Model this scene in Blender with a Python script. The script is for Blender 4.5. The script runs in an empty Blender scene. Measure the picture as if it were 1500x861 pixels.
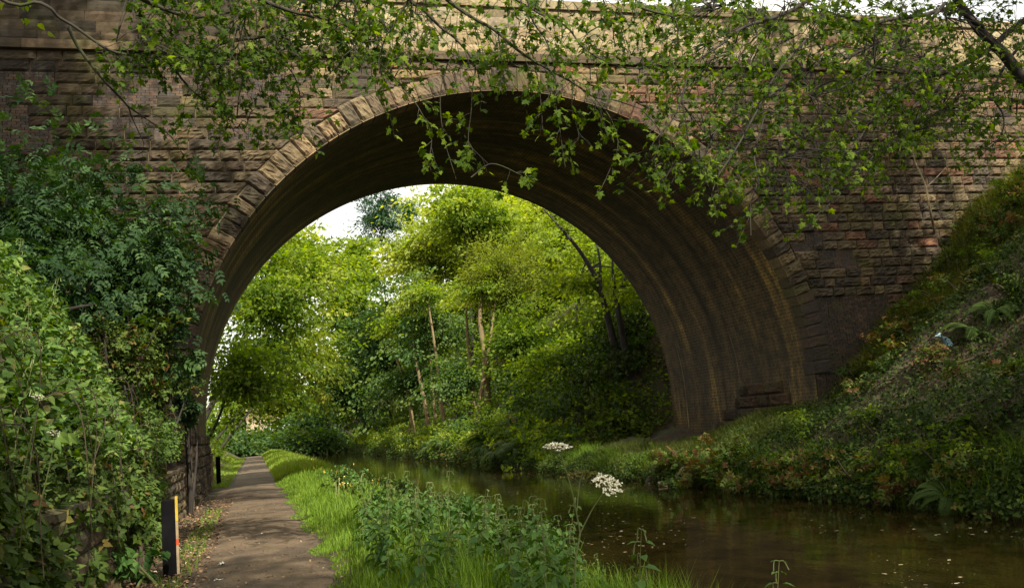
import bpy, math
import numpy as np
from mathutils import Matrix, Vector, noise as mnoise

# ------------------------------------------------------------------ basics
scene = bpy.context.scene
COL = scene.collection
H = 1.65
F, YAW, PITCH, ROLL = 1357.7, 0.2797, 0.1358, 0.0822
XC, ZC, RX, RZ, YF, YB = 7.974, 2.361, 9.732, 9.485, 26.607, 37.667
WATER = -0.5
XW0, XW1 = 3.5, 11.42
rng = np.random.default_rng(7)


def cam_axes():
    cy, sy = math.cos(YAW), math.sin(YAW)
    cp, sp = math.cos(PITCH), math.sin(PITCH)
    fw = np.array([sy * cp, cy * cp, sp])
    rt = np.array([cy, -sy, 0.0])
    up = np.cross(rt, fw)
    c, s = math.cos(ROLL), math.sin(ROLL)
    return fw, rt * c - up * s, up * c + rt * s


FW, RT, UP = cam_axes()
EYE = np.array([0, 0, H])


def U(px, py, Y):
    d = FW + (px - 750) / F * RT + (430.5 - py) / F * UP
    return EYE + d * (Y / d[1])


def tag(o, label=None, cat=None, group=None, kind=None):
    if label: o['label'] = label
    if cat: o['category'] = cat
    if group: o['group'] = group
    if kind: o['kind'] = kind
    return o


def empty(name, loc, label, cat, group=None, kind=None):
    o = bpy.data.objects.new(name, None)
    COL.objects.link(o)
    o.location = loc
    o.empty_display_size = 0.2
    return tag(o, label, cat, group, kind)


def proj(P):
    d = np.atleast_2d(P) - EYE
    z = d @ FW
    return np.stack([750 + F * (d @ RT) / z, 430.5 - F * (d @ UP) / z], 1)


class Geo:
    """collects triangles / quads with point attributes"""
    def __init__(self):
        self.V, self.F, self.T, self.n = [], [], [], 0
        self.C = []

    def add(self, V, F, tone=None, col=None):
        V = np.asarray(V, float).reshape(-1, 3)
        for f in (F if isinstance(F, list) and len(F) and isinstance(F[0], np.ndarray) else [np.asarray(F)]):
            self.F.append(f + self.n)
        self.V.append(V)
        k = len(V)
        t = np.full(k, 0.5) if tone is None else (np.full(k, tone) if np.isscalar(tone) else np.asarray(tone, float))
        self.T.append(t)
        c = np.full((k, 3), 0.3) if col is None else np.broadcast_to(np.asarray(col, float), (k, 3))
        self.C.append(c)
        self.n += k

    def build(self, name, mat, parent=None, smooth=False, color=False, origin=None):
        V = np.concatenate(self.V)
        if origin is not None and parent is None:
            V = V - np.asarray(origin)
        if parent is not None:
            V = V - np.array(parent['_org']) if '_org' in parent else V - np.array(parent.location)
        me = bpy.data.meshes.new(name)
        me.vertices.add(len(V))
        me.vertices.foreach_set('co', V.astype(np.float32).ravel())
        idx, starts, p = [], [], 0
        for f in self.F:
            f = np.asarray(f)
            k = f.shape[1]
            idx.append(f.ravel())
            starts.append(p + np.arange(len(f)) * k)
            p += f.size
        idx = np.concatenate(idx).astype(np.int32)
        starts = np.concatenate(starts).astype(np.int32)
        me.loops.add(len(idx))
        me.loops.foreach_set('vertex_index', idx)
        me.polygons.add(len(starts))
        me.polygons.foreach_set('loop_start', starts)
        me.polygons.foreach_set('use_smooth', np.full(len(starts), smooth, bool))
        a = me.attributes.new('tone', 'FLOAT', 'POINT')
        a.data.foreach_set('value', np.concatenate(self.T).astype(np.float32))
        if color:
            a = me.attributes.new('bcol', 'FLOAT_COLOR', 'POINT')
            c = np.concatenate(self.C)
            a.data.foreach_set('color', np.concatenate([c, np.ones((len(c), 1))], 1).astype(np.float32).ravel())
        me.update(calc_edges=True)
        me.validate()
        if mat: me.materials.append(mat)
        o = bpy.data.objects.new(name, me)
        COL.objects.link(o)
        if parent is not None: o.parent = parent
        elif origin is not None: o.location = origin
        return o


# ------------------------------------------------------------------ materials
def nodes(name):
    m = bpy.data.materials.new(name)
    m.use_nodes = True
    nt = m.node_tree
    nt.nodes.clear()
    out = nt.nodes.new('ShaderNodeOutputMaterial')
    return m, nt, out


def N(nt, t, **kw):
    n = nt.nodes.new(t)
    for k, v in kw.items():
        if k in n.inputs: n.inputs[k].default_value = v
        else: setattr(n, k, v)
    return n


def ramp(nt, stops, fac=None):
    r = nt.nodes.new('ShaderNodeValToRGB')
    cr = r.color_ramp
    while len(cr.elements) < len(stops): cr.elements.new(0.5)
    for e, (p, c) in zip(cr.elements, stops):
        e.position = p
        e.color = (*c, 1) if len(c) == 3 else c
    if fac is not None: nt.links.new(fac, r.inputs[0])
    return r


def mixc(nt, a, b, fac, mode='MIX'):
    m = nt.nodes.new('ShaderNodeMix')
    m.data_type = 'RGBA'
    m.blend_type = mode
    for s, v in ((m.inputs[0], fac), (m.inputs[6], a), (m.inputs[7], b)):
        if hasattr(v, 'is_output'): nt.links.new(v, s)
        elif isinstance(v, (int, float)): s.default_value = v
        else: s.default_value = (*v, 1)
    return m.outputs[2]


def leaf_mat(name, stops, trans=0.35, rough=0.6, spec=0.12):
    m, nt, out = nodes(name)
    at = N(nt, 'ShaderNodeAttribute', attribute_name='tone')
    r = ramp(nt, stops, at.outputs['Fac'])
    geo = N(nt, 'ShaderNodeNewGeometry')
    b = N(nt, 'ShaderNodeBsdfPrincipled', Roughness=rough)
    b.inputs['Specular IOR Level'].default_value = spec
    hs = N(nt, 'ShaderNodeHueSaturation', Value=1.15, Saturation=0.95)
    nt.links.new(r.outputs[0], hs.inputs['Color'])
    col = mixc(nt, r.outputs[0], hs.outputs[0], geo.outputs['Backfacing'])
    nt.links.new(col, b.inputs['Base Color'])
    t = N(nt, 'ShaderNodeBsdfTranslucent')
    tc = mixc(nt, col, (1.0, 1.0, 0.25), 1.0, 'MULTIPLY')
    h2 = N(nt, 'ShaderNodeHueSaturation', Value=1.7, Saturation=1.1)
    nt.links.new(tc, h2.inputs['Color'])
    nt.links.new(h2.outputs[0], t.inputs['Color'])
    mx = N(nt, 'ShaderNodeMixShader')
    mx.inputs[0].default_value = trans
    nt.links.new(b.outputs[0], mx.inputs[1])
    nt.links.new(t.outputs[0], mx.inputs[2])
    nt.links.new(mx.outputs[0], out.inputs[0])
    return m


def bark_mat(name, c1, c2, scale=6.0, moss=None):
    m, nt, out = nodes(name)
    tc = N(nt, 'ShaderNodeTexCoord')
    mp = N(nt, 'ShaderNodeMapping')
    mp.inputs['Scale'].default_value = (1, 1, 0.25)
    nt.links.new(tc.outputs['Object'], mp.inputs[0])
    no = N(nt, 'ShaderNodeTexNoise', Scale=scale, Detail=6.0)
    nt.links.new(mp.outputs[0], no.inputs['Vector'])
    r = ramp(nt, [(0.3, c1), (0.7, c2)], no.outputs[0])
    col = r.outputs[0]
    if moss:
        n2 = N(nt, 'ShaderNodeTexNoise', Scale=2.0, Detail=4.0)
        nt.links.new(tc.outputs['Object'], n2.inputs['Vector'])
        r2 = ramp(nt, [(0.45, (0, 0, 0)), (0.6, (1, 1, 1))], n2.outputs[0])
        col = mixc(nt, col, moss, r2.outputs[0])
    b = N(nt, 'ShaderNodeBsdfPrincipled', Roughness=0.9)
    nt.links.new(col, b.inputs['Base Color'])
    bp = N(nt, 'ShaderNodeBump', Strength=0.7, Distance=0.03)
    nt.links.new(no.outputs[0], bp.inputs['Height'])
    nt.links.new(bp.outputs[0], b.inputs['Normal'])
    nt.links.new(b.outputs[0], out.inputs[0])
    return m


def stone_mat(name, bump=0.5, moss=0.5, soot=0.6):
    """block colour comes from the mesh (each block its own stone, upper left darkened for tree shade), with grain, soot staining and moss"""
    m, nt, out = nodes(name)
    tc = N(nt, 'ShaderNodeTexCoord')
    at = N(nt, 'ShaderNodeAttribute', attribute_name='bcol')
    n1 = N(nt, 'ShaderNodeTexNoise', Scale=9.0, Detail=8.0, Roughness=0.65)
    nt.links.new(tc.outputs['Object'], n1.inputs['Vector'])
    r1 = ramp(nt, [(0.25, (0.45, 0.44, 0.44)), (0.5, (0.95, 0.95, 0.95)), (0.75, (1.45, 1.4, 1.3))], n1.outputs[0])
    col = mixc(nt, at.outputs['Color'], r1.outputs[0], 1.0, 'MULTIPLY')
    # soot / water staining, vertical streaks
    mp = N(nt, 'ShaderNodeMapping')
    mp.inputs['Scale'].default_value = (0.5, 0.5, 0.16)
    nt.links.new(tc.outputs['Object'], mp.inputs[0])
    n2 = N(nt, 'ShaderNodeTexNoise', Scale=1.6, Detail=6.0, Roughness=0.6)
    nt.links.new(mp.outputs[0], n2.inputs['Vector'])
    r2 = ramp(nt, [(0.38, (0, 0, 0)), (0.64, (1, 1, 1))], n2.outputs[0])
    f2 = N(nt, 'ShaderNodeMath', operation='MULTIPLY')
    nt.links.new(r2.outputs[0], f2.inputs[0])
    f2.inputs[1].default_value = soot
    col = mixc(nt, col, (0.035, 0.03, 0.026), f2.outputs[0])
    # moss on patches
    n3 = N(nt, 'ShaderNodeTexNoise', Scale=0.7, Detail=7.0, Roughness=0.7)
    nt.links.new(tc.outputs['Object'], n3.inputs['Vector'])
    r3 = ramp(nt, [(0.52, (0, 0, 0)), (0.66, (1, 1, 1))], n3.outputs[0])
    f3 = N(nt, 'ShaderNodeMath', operation='MULTIPLY')
    nt.links.new(r3.outputs[0], f3.inputs[0])
    f3.inputs[1].default_value = moss
    col = mixc(nt, col, (0.07, 0.07, 0.015), f3.outputs[0])
    b = N(nt, 'ShaderNodeBsdfPrincipled', Roughness=0.9)
    b.inputs['Specular IOR Level'].default_value = 0.25
    nt.links.new(col, b.inputs['Base Color'])
    n4 = N(nt, 'ShaderNodeTexNoise', Scale=22.0, Detail=8.0, Roughness=0.7)
    nt.links.new(tc.outputs['Object'], n4.inputs['Vector'])
    bp = N(nt, 'ShaderNodeBump', Strength=bump, Distance=0.05)
    nt.links.new(n4.outputs[0], bp.inputs['Height'])
    nt.links.new(bp.outputs[0], b.inputs['Normal'])
    nt.links.new(b.outputs[0], out.inputs[0])
    return m


def plain_mat(name, c1, c2=None, scale=8.0, rough=0.85, bump=0.3, detail=6.0):
    m, nt, out = nodes(name)
    tc = N(nt, 'ShaderNodeTexCoord')
    no = N(nt, 'ShaderNodeTexNoise', Scale=scale, Detail=detail, Roughness=0.65)
    nt.links.new(tc.outputs['Object'], no.inputs['Vector'])
    r = ramp(nt, [(0.3, c1), (0.7, c2 or c1)], no.outputs[0])
    b = N(nt, 'ShaderNodeBsdfPrincipled', Roughness=rough)
    b.inputs['Specular IOR Level'].default_value = 0.08 if name == 'tarred_timber' else 0.4
    nt.links.new(r.outputs[0], b.inputs['Base Color'])
    if bump:
        bp = N(nt, 'ShaderNodeBump', Strength=bump, Distance=0.02)
        nt.links.new(no.outputs[0], bp.inputs['Height'])
        nt.links.new(bp.outputs[0], b.inputs['Normal'])
    nt.links.new(b.outputs[0], out.inputs[0])
    return m


def vault_mat():
    m, nt, out = nodes('sooty_vault_brick')
    at = N(nt, 'ShaderNodeUVMap')
    br = N(nt, 'ShaderNodeTexBrick')
    br.inputs['Scale'].default_value = 1.0
    br.inputs['Brick Width'].default_value = 0.24
    br.inputs['Row Height'].default_value = 0.12
    br.inputs['Mortar Size'].default_value = 0.011
    br.inputs['Color1'].default_value = (0.105, 0.07, 0.038, 1)
    br.inputs['Color2'].default_value = (0.065, 0.045, 0.026, 1)
    br.inputs['Mortar'].default_value = (0.17, 0.135, 0.08, 1)
    nt.links.new(at.outputs[0], br.inputs['Vector'])
    # streaks running round the barrel (seepage)
    mp = N(nt, 'ShaderNodeMapping')
    mp.inputs['Scale'].default_value = (1.35, 0.085, 1)
    nt.links.new(at.outputs[0], mp.inputs[0])
    n1 = N(nt, 'ShaderNodeTexNoise', Scale=1.0, Detail=10.0, Roughness=0.66, Distortion=0.5)
    nt.links.new(mp.outputs[0], n1.inputs['Vector'])
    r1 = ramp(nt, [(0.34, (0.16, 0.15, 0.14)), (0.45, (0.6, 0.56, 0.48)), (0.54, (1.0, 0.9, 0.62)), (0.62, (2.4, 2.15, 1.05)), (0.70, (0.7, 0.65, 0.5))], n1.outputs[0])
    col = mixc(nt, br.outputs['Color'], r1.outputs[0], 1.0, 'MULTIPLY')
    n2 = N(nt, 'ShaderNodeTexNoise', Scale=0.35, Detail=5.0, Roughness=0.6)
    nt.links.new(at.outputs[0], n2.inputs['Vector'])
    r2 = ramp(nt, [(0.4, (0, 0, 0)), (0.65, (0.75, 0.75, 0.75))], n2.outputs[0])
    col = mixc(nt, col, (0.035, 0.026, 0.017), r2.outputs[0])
    n5 = N(nt, 'ShaderNodeTexNoise', Scale=2.6, Detail=8.0, Roughness=0.7)
    nt.links.new(at.outputs[0], n5.inputs['Vector'])
    r5 = ramp(nt, [(0.3, (0.35, 0.34, 0.32)), (0.5, (0.95, 0.95, 0.92)), (0.72, (1.7, 1.6, 1.35))], n5.outputs[0])
    col = mixc(nt, col, r5.outputs[0], 1.0, 'MULTIPLY')
    # pale lime weeps
    mp3 = N(nt, 'ShaderNodeMapping')
    mp3.inputs['Scale'].default_value = (5.0, 0.13, 1)
    nt.links.new(at.outputs[0], mp3.inputs[0])
    n3 = N(nt, 'ShaderNodeTexNoise', Scale=1.0, Detail=3.0)
    nt.links.new(mp3.outputs[0], n3.inputs['Vector'])
    r3 = ramp(nt, [(0.64, (0, 0, 0)), (0.72, (0.75, 0.75, 0.75))], n3.outputs[0])
    col = mixc(nt, col, (0.34, 0.29, 0.15), r3.outputs[0])
    b = N(nt, 'ShaderNodeBsdfPrincipled', Roughness=0.75)
    b.inputs['Specular IOR Level'].default_value = 0.35
    nt.links.new(col, b.inputs['Base Color'])
    bp = N(nt, 'ShaderNodeBump', Strength=0.8, Distance=0.02)
    nt.links.new(br.outputs['Fac'], bp.inputs['Height'])
    bp.invert = True
    nt.links.new(bp.outputs[0], b.inputs['Normal'])
    nt.links.new(b.outputs[0], out.inputs[0])
    return m


def water_mat():
    m, nt, out = nodes('canal_water')
    tc = N(nt, 'ShaderNodeTexCoord')
    n1 = N(nt, 'ShaderNodeTexNoise', Scale=0.9, Detail=5.0, Roughness=0.55)
    nt.links.new(tc.outputs['Object'], n1.inputs['Vector'])
    mp = N(nt, 'ShaderNodeMapping')
    mp.inputs['Scale'].default_value = (2.2, 0.9, 1)
    nt.links.new(tc.outputs['Object'], mp.inputs[0])
    n2 = N(nt, 'ShaderNodeTexNoise', Scale=2.0, Detail=3.0)
    nt.links.new(mp.outputs[0], n2.inputs['Vector'])
    b = N(nt, 'ShaderNodeBsdfPrincipled', Roughness=0.045, IOR=1.33)
    r = ramp(nt, [(0.3, (0.008, 0.006, 0.0015)), (0.7, (0.016, 0.011, 0.003))], n1.outputs[0])
    nt.links.new(r.outputs[0], b.inputs['Base Color'])
    bp = N(nt, 'ShaderNodeBump', Strength=0.11, Distance=0.05)
    nt.links.new(n2.outputs[0], bp.inputs['Height'])
    nt.links.new(bp.outputs[0], b.inputs['Normal'])
    nt.links.new(b.outputs[0], out.inputs[0])
    return m


def ground_mat():
    m, nt, out = nodes('woodland_soil')
    tc = N(nt, 'ShaderNodeTexCoord')
    n1 = N(nt, 'ShaderNodeTexNoise', Scale=0.8, Detail=8.0, Roughness=0.7)
    nt.links.new(tc.outputs['Object'], n1.inputs['Vector'])
    r = ramp(nt, [(0.35, (0.030, 0.020, 0.012)), (0.5, (0.055, 0.036, 0.020)), (0.58, (0.03, 0.045, 0.010)), (0.75, (0.05, 0.065, 0.015))], n1.outputs[0])
    n2 = N(nt, 'ShaderNodeTexNoise', Scale=14.0, Detail=6.0)
    nt.links.new(tc.outputs['Object'], n2.inputs['Vector'])
    r2 = ramp(nt, [(0.3, (0.5, 0.5, 0.5)), (0.7, (1.4, 1.35, 1.2))], n2.outputs[0])
    col = mixc(nt, r.outputs[0], r2.outputs[0], 1.0, 'MULTIPLY')
    b = N(nt, 'ShaderNodeBsdfPrincipled', Roughness=0.95)
    nt.links.new(col, b.inputs['Base Color'])
    bp = N(nt, 'ShaderNodeBump', Strength=0.9, Distance=0.06)
    nt.links.new(n2.outputs[0], bp.inputs['Height'])
    nt.links.new(bp.outputs[0], b.inputs['Normal'])
    nt.links.new(b.outputs[0], out.inputs[0])
    return m


def path_mat():
    m, nt, out = nodes('trodden_path_earth')
    tc = N(nt, 'ShaderNodeTexCoord')
    n1 = N(nt, 'ShaderNodeTexNoise', Scale=1.3, Detail=7.0, Roughness=0.65)
    nt.links.new(tc.outputs['Object'], n1.inputs['Vector'])
    r = ramp(nt, [(0.3, (0.05, 0.033, 0.018)), (0.5, (0.095, 0.063, 0.035)), (0.75, (0.15, 0.103, 0.06))], n1.outputs[0])
    n2 = N(nt, 'ShaderNodeTexNoise', Scale=45.0, Detail=4.0)
    nt.links.new(tc.outputs['Object'], n2.inputs['Vector'])
    r2 = ramp(nt, [(0.35, (0.6, 0.6, 0.6)), (0.65, (1.3, 1.3, 1.3))], n2.outputs[0])
    col = mixc(nt, r.outputs[0], r2.outputs[0], 1.0, 'MULTIPLY')
    n3 = N(nt, 'ShaderNodeTexNoise', Scale=0.55, Detail=5.0, Roughness=0.6)
    nt.links.new(tc.outputs['Object'], n3.inputs['Vector'])
    r3 = ramp(nt, [(0.50, (1, 1, 1)), (0.62, (0.5, 0.47, 0.44))], n3.outputs[0])
    col = mixc(nt, col, r3.outputs[0], 1.0, 'MULTIPLY')
    b = N(nt, 'ShaderNodeBsdfPrincipled', Roughness=0.85)
    nt.links.new(col, b.inputs['Base Color'])
    bp = N(nt, 'ShaderNodeBump', Strength=0.8, Distance=0.03)
    nt.links.new(n2.outputs[0], bp.inputs['Height'])
    nt.links.new(bp.outputs[0], b.inputs['Normal'])
    nt.links.new(b.outputs[0], out.inputs[0])
    return m


def tone_mat(name, stops, rough=0.8):
    m, nt, out = nodes(name)
    at = N(nt, 'ShaderNodeAttribute', attribute_name='tone')
    r = ramp(nt, stops, at.outputs['Fac'])
    b = N(nt, 'ShaderNodeBsdfPrincipled', Roughness=rough)
    nt.links.new(r.outputs[0], b.inputs['Base Color'])
    nt.links.new(b.outputs[0], out.inputs[0])
    return m


M = {}
M['stone'] = stone_mat('weathered_sandstone')
M['pale_stone'] = stone_mat('pale_sandstone', bump=0.35, moss=0.25, soot=0.35)
M['mortar'] = plain_mat('old_mortar', (0.10, 0.08, 0.05), (0.20, 0.15, 0.08), 6)
M['vault'] = vault_mat()
M['water'] = water_mat()
M['ground'] = ground_mat()
M['path'] = path_mat()
M['bark'] = bark_mat('dark_bark', (0.009, 0.007, 0.006), (0.030, 0.023, 0.017), 8)
M['mossy_bark'] = bark_mat('mossy_bark', (0.015, 0.012, 0.009), (0.028, 0.021, 0.014), 8, (0.024, 0.027, 0.006))
M['pale_bark'] = bark_mat('pale_bark', (0.085, 0.06, 0.03), (0.20, 0.145, 0.07), 6)
M['stem'] = plain_mat('green_stem', (0.09, 0.12, 0.03), (0.13, 0.15, 0.05), 20, 0.6, 0)
M['sycamore'] = leaf_mat('sycamore_leaf', [(0, (0.018, 0.040, 0.003)), (0.5, (0.045, 0.085, 0.005)), (1, (0.13, 0.18, 0.012))], 0.52)
M['shade_leaf'] = leaf_mat('elder_leaf', [(0, (0.009, 0.024, 0.008)), (0.5, (0.020, 0.048, 0.016)), (1, (0.052, 0.098, 0.030))], 0.3)
M['nettle'] = leaf_mat('nettle_leaf', [(0, (0.018, 0.050, 0.010)), (0.5, (0.042, 0.098, 0.022)), (1, (0.095, 0.17, 0.034))], 0.3, 0.6)
M['bank_nettle'] = leaf_mat('bank_nettle_leaf', [(0, (0.022, 0.052, 0.010)), (0.5, (0.066, 0.122, 0.022)), (0.9, (0.14, 0.21, 0.042)), (1, (0.14, 0.13, 0.04))], 0.35, 0.6)
M['bramble'] = leaf_mat('bramble_leaf', [(0, (0.018, 0.034, 0.006)), (0.45, (0.038, 0.068, 0.012)), (0.8, (0.08, 0.12, 0.02)), (0.93, (0.12, 0.09, 0.02)), (1, (0.10, 0.05, 0.02))], 0.3)
M['grass'] = leaf_mat('grass_blade', [(0, (0.05, 0.10, 0.008)), (0.6, (0.13, 0.22, 0.016)), (0.88, (0.21, 0.25, 0.03)), (1, (0.26, 0.20, 0.09))], 0.35)
M['dry_grass'] = leaf_mat('dry_grass_blade', [(0, (0.05, 0.075, 0.012)), (0.6, (0.10, 0.11, 0.03)), (1, (0.24, 0.17, 0.08))], 0.3)
M['yellow_green'] = leaf_mat('yellow_green_leaf', [(0, (0.10, 0.145, 0.024)), (0.5, (0.22, 0.27, 0.05)), (1, (0.36, 0.38, 0.09))], 0.55)
M['olive'] = leaf_mat('willow_leaf', [(0, (0.055, 0.078, 0.008)), (0.5, (0.115, 0.145, 0.014)), (1, (0.20, 0.22, 0.026))], 0.4)
M['mid_green'] = leaf_mat('mid_green_leaf', [(0, (0.045, 0.085, 0.010)), (0.5, (0.105, 0.165, 0.020)), (1, (0.21, 0.26, 0.04))], 0.55)
M['blue_green'] = leaf_mat('grey_green_leaf', [(0, (0.024, 0.056, 0.016)), (0.5, (0.058, 0.11, 0.032)), (1, (0.13, 0.185, 0.06))], 0.42)
M['pine'] = leaf_mat('pine_needle', [(0, (0.012, 0.038, 0.020)), (0.5, (0.026, 0.068, 0.032)), (1, (0.055, 0.105, 0.042))], 0.15)
M['fern'] = leaf_mat('fern_frond', [(0, (0.020, 0.042, 0.008)), (0.5, (0.042, 0.08, 0.014)), (1, (0.085, 0.13, 0.025))], 0.35)
M['ivy'] = leaf_mat('bank_leaf', [(0, (0.010, 0.020, 0.004)), (0.5, (0.026, 0.050, 0.008)), (0.9, (0.065, 0.10, 0.015)), (1, (0.12, 0.09, 0.02))], 0.3)
M['moss'] = leaf_mat('moss_cushion', [(0, (0.045, 0.075, 0.006)), (1, (0.12, 0.17, 0.015))], 0.3, 0.9, 0.1)
M['white_flower'] = tone_mat('cream_petals', [(0, (0.62, 0.58, 0.40)), (1, (0.85, 0.83, 0.68))])
M['yellow_flower'] = tone_mat('yellow_petals', [(0, (0.55, 0.36, 0.03)), (1, (0.75, 0.66, 0.25))])
M['litter'] = tone_mat('fallen_leaves', [(0, (0.05, 0.028, 0.014)), (0.5, (0.13, 0.07, 0.035)), (0.85, (0.25, 0.15, 0.07)), (1, (0.38, 0.30, 0.18))])
M['float'] = tone_mat('floating_flecks', [(0, (0.10, 0.075, 0.03)), (0.7, (0.22, 0.18, 0.09)), (1, (0.45, 0.41, 0.28))])
M['black_post'] = plain_mat('tarred_timber', (0.003, 0.003, 0.004), (0.007, 0.0065, 0.007), 10, 0.95, 0.1)
M['yellow_strip'] = plain_mat('yellow_paint', (0.36, 0.24, 0.02), (0.48, 0.34, 0.04), 10, 0.6, 0)
M['grey_wood'] = plain_mat('bare_timber_edge', (0.22, 0.16, 0.09), (0.34, 0.26, 0.16), 14, 0.8, 0.2)
M['red_paint'] = plain_mat('red_paint', (0.40, 0.06, 0.02), None, 10, 0.5, 0)
M['old_wood'] = plain_mat('weathered_timber', (0.03, 0.021, 0.013), (0.075, 0.053, 0.032), 12, 0.9, 0.5)
M['paper'] = plain_mat('white_paper', (0.40, 0.39, 0.36), (0.58, 0.57, 0.54), 20, 0.7, 0.3)
M['plastic'] = plain_mat('blue_white_plastic', (0.05, 0.20, 0.34), (0.32, 0.42, 0.46), 9, 0.35, 0.3)

# ------------------------------------------------------------------ terrain
def interp(x, pts):
    p = np.array(pts)
    return np.interp(x, p[:, 0], p[:, 1])


def vnoise(X, Y, s, seed=0):
    """cheap smooth value noise on arrays"""
    x, y = X / s + 17.3 * seed, Y / s - 9.1 * seed
    xi, yi = np.floor(x), np.floor(y)
    xf, yf = x - xi, y - yi
    xf, yf = xf * xf * (3 - 2 * xf), yf * yf * (3 - 2 * yf)

    def h(a, b):
        v = np.sin(a * 127.1 + b * 311.7 + seed * 74.7) * 43758.5453
        return v - np.floor(v)
    return (h(xi, yi) * (1 - xf) + h(xi + 1, yi) * xf) * (1 - yf) + (h(xi, yi + 1) * (1 - xf) + h(xi + 1, yi + 1) * xf) * yf - 0.5


def sstep(a, b, x):
    t = np.clip((x - a) / (b - a), 0, 1)
    return t * t * (3 - 2 * t)


def ground(X, Y):
    X, Y = np.asarray(X, float), np.asarray(Y, float)
    near = interp(X, [(-60, 8), (-12, 6), (-5, 4.4), (-3.2, 3.2), (-2.0, 1.45), (-1.85, 1.15), (-1.78, 0.0), (-0.5, 0), (2.6, 0.02), (3.2, -0.15), (3.5, -0.55), (4.2, -1.3), (10.6, -1.3),
                      (11.3, -0.75), (11.55, -0.3), (12.6, 0.7), (14.5, 1.8), (18, 4.2), (24, 7.8), (30, 10.5), (60, 13)])
    mid = interp(X, [(-60, 9), (-12, 7.5), (-6, 5.2), (-3.2, 3.0), (-2.0, 1.2), (-1.85, 1.0), (-1.78, 0.0), (-0.5, 0), (2.6, 0.02), (3.2, -0.15), (3.5, -0.55), (4.2, -1.3), (10.6, -1.3),
                     (11.3, -0.75), (11.55, -0.3), (12.2, 0.1), (14.2, 0.6), (17.6, 0.95), (18.2, 1.5), (24.4, 7.2), (29, 10.2), (60, 13)])
    far = interp(X, [(-60, 5), (-14, 2.4), (-3.0, 0.5), (-1.7, 0.0), (2.6, 0.02), (3.2, -0.15), (3.5, -0.55), (4.2, -1.3), (10.6, -1.3),
                     (11.3, -0.75), (11.55, -0.3), (12.4, 0.5), (15, 1.9), (20, 5.5), (30, 13), (45, 19), (80, 23)])
    under = interp(X, [(-60, 9), (-12, 8), (-6, 5.2), (-3.2, 1.0), (-2.0, 0.2), (-1.7, 0.0), (2.6, 0.02), (3.2, -0.15), (3.5, -0.55), (4.2, -1.3), (10.6, -1.3),
                       (11.3, -0.75), (11.55, -0.3), (12.1, 0.05), (13.6, 0.22), (17.6, 0.35), (19, 2.0), (24.4, 7.9), (29, 13), (60, 16)])
    a = sstep(18.5, 23.5, Y)
    z = near * (1 - a) + mid * a
    a = sstep(26.8, 30, Y)
    z = z * (1 - a) + under * a
    a = sstep(38.2, 42, Y)
    z = z * (1 - a) + far * a
    amp = np.where((X > -1.9) & (X < 3.6), 0.0, 1.0) * np.where((X > 3.4) & (X < 11.9), 0.15, 1.0)
    amp = amp * np.clip(np.minimum(np.abs(X + 1.9), 99) * 0.5, 0, 1) if False else amp
    n = vnoise(X, Y, 2.3, 1) * 0.95 + vnoise(X, Y, 0.9, 2) * 0.42 + vnoise(X, Y, 0.35, 3) * 0.10
    edge = np.clip(np.where(X < 0, -1.9 - X, X - 11.5) / 1.2, 0.0, 1)
    z = z + n * amp * edge
    z = z + np.where((X > 0.95) & (X < 3.3), vnoise(X, Y, 0.5, 4) * 0.07 + 0.02, 0)
    return z


def grid_sheet(xs, ys, zf):
    X, Y = np.meshgrid(xs, ys)
    Z = zf(X, Y)
    V = np.stack([X, Y, Z], -1).reshape(-1, 3)
    nx, ny = len(xs), len(ys)
    i = np.arange(nx * ny).reshape(ny, nx)
    Fq = np.stack([i[:-1, :-1], i[:-1, 1:], i[1:, 1:], i[1:, :-1]], -1).reshape(-1, 4)
    return V, Fq


xs = np.unique(np.round(np.concatenate([np.linspace(-120, -14, 22), np.arange(-14, -2, 0.4), np.arange(-2.2, 4.3, 0.09), np.arange(4.5, 10.6, 0.6), np.arange(10.6, 30, 0.22), np.arange(30, 70, 2.0), np.linspace(70, 160, 12)]), 3))
ys = np.unique(np.round(np.concatenate([np.linspace(-60, -4, 15), np.arange(-4, 50, 0.25), np.arange(50, 110, 1.0), np.linspace(110, 320, 30)]), 3))
g = Geo()
g.add(*grid_sheet(xs, ys, ground))
tag(g.build('ground', M['ground'], smooth=True), kind='structure')

# towpath
py_ = np.unique(np.concatenate([np.arange(-6, 40, 0.12), np.arange(40, 116, 0.8)]))
pu = np.linspace(0, 1, 14)
Yp, Up = np.meshgrid(py_, pu, indexing='ij')
xl = -0.99 + vnoise(Yp, Yp * 0 + 3.3, 0.8, 5) * 0.16 + vnoise(Yp, Yp * 0 + 1.3, 0.25, 6) * 0.07
xr = 0.88 + vnoise(Yp, Yp * 0 + 7.7, 1.3, 7) * 0.32 + vnoise(Yp, Yp * 0 + 2.1, 0.3, 8) * 0.10
xl = xl - 0.65 * sstep(26, 28, Yp) * (1 - sstep(37, 38, Yp)) * 0.6
Xp = xl + (xr - xl) * Up
Zp = 0.012 + 0.03 * np.sin(np.pi * Up) + vnoise(Xp, Yp, 0.6, 9) * 0.02 + vnoise(Xp, Yp, 0.2, 10) * 0.008
Zp = np.where((Up == 0) | (Up == 1), -0.03, Zp)
i = np.arange(Xp.size).reshape(Xp.shape)
g = Geo()
g.add(np.stack([Xp, Yp, Zp], -1).reshape(-1, 3), np.stack([i[:-1, :-1], i[:-1, 1:], i[1:, 1:], i[1:, :-1]], -1).reshape(-1, 4))
tag(g.build('path', M['path'], smooth=True), kind='structure')

# water
g = Geo()
g.add(*grid_sheet(np.linspace(3.0, 12.2, 10), np.concatenate([np.arange(-30, 260, 10)]), lambda X, Y: X * 0 + WATER))
tag(g.build('water', M['water']), kind='structure')

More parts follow.
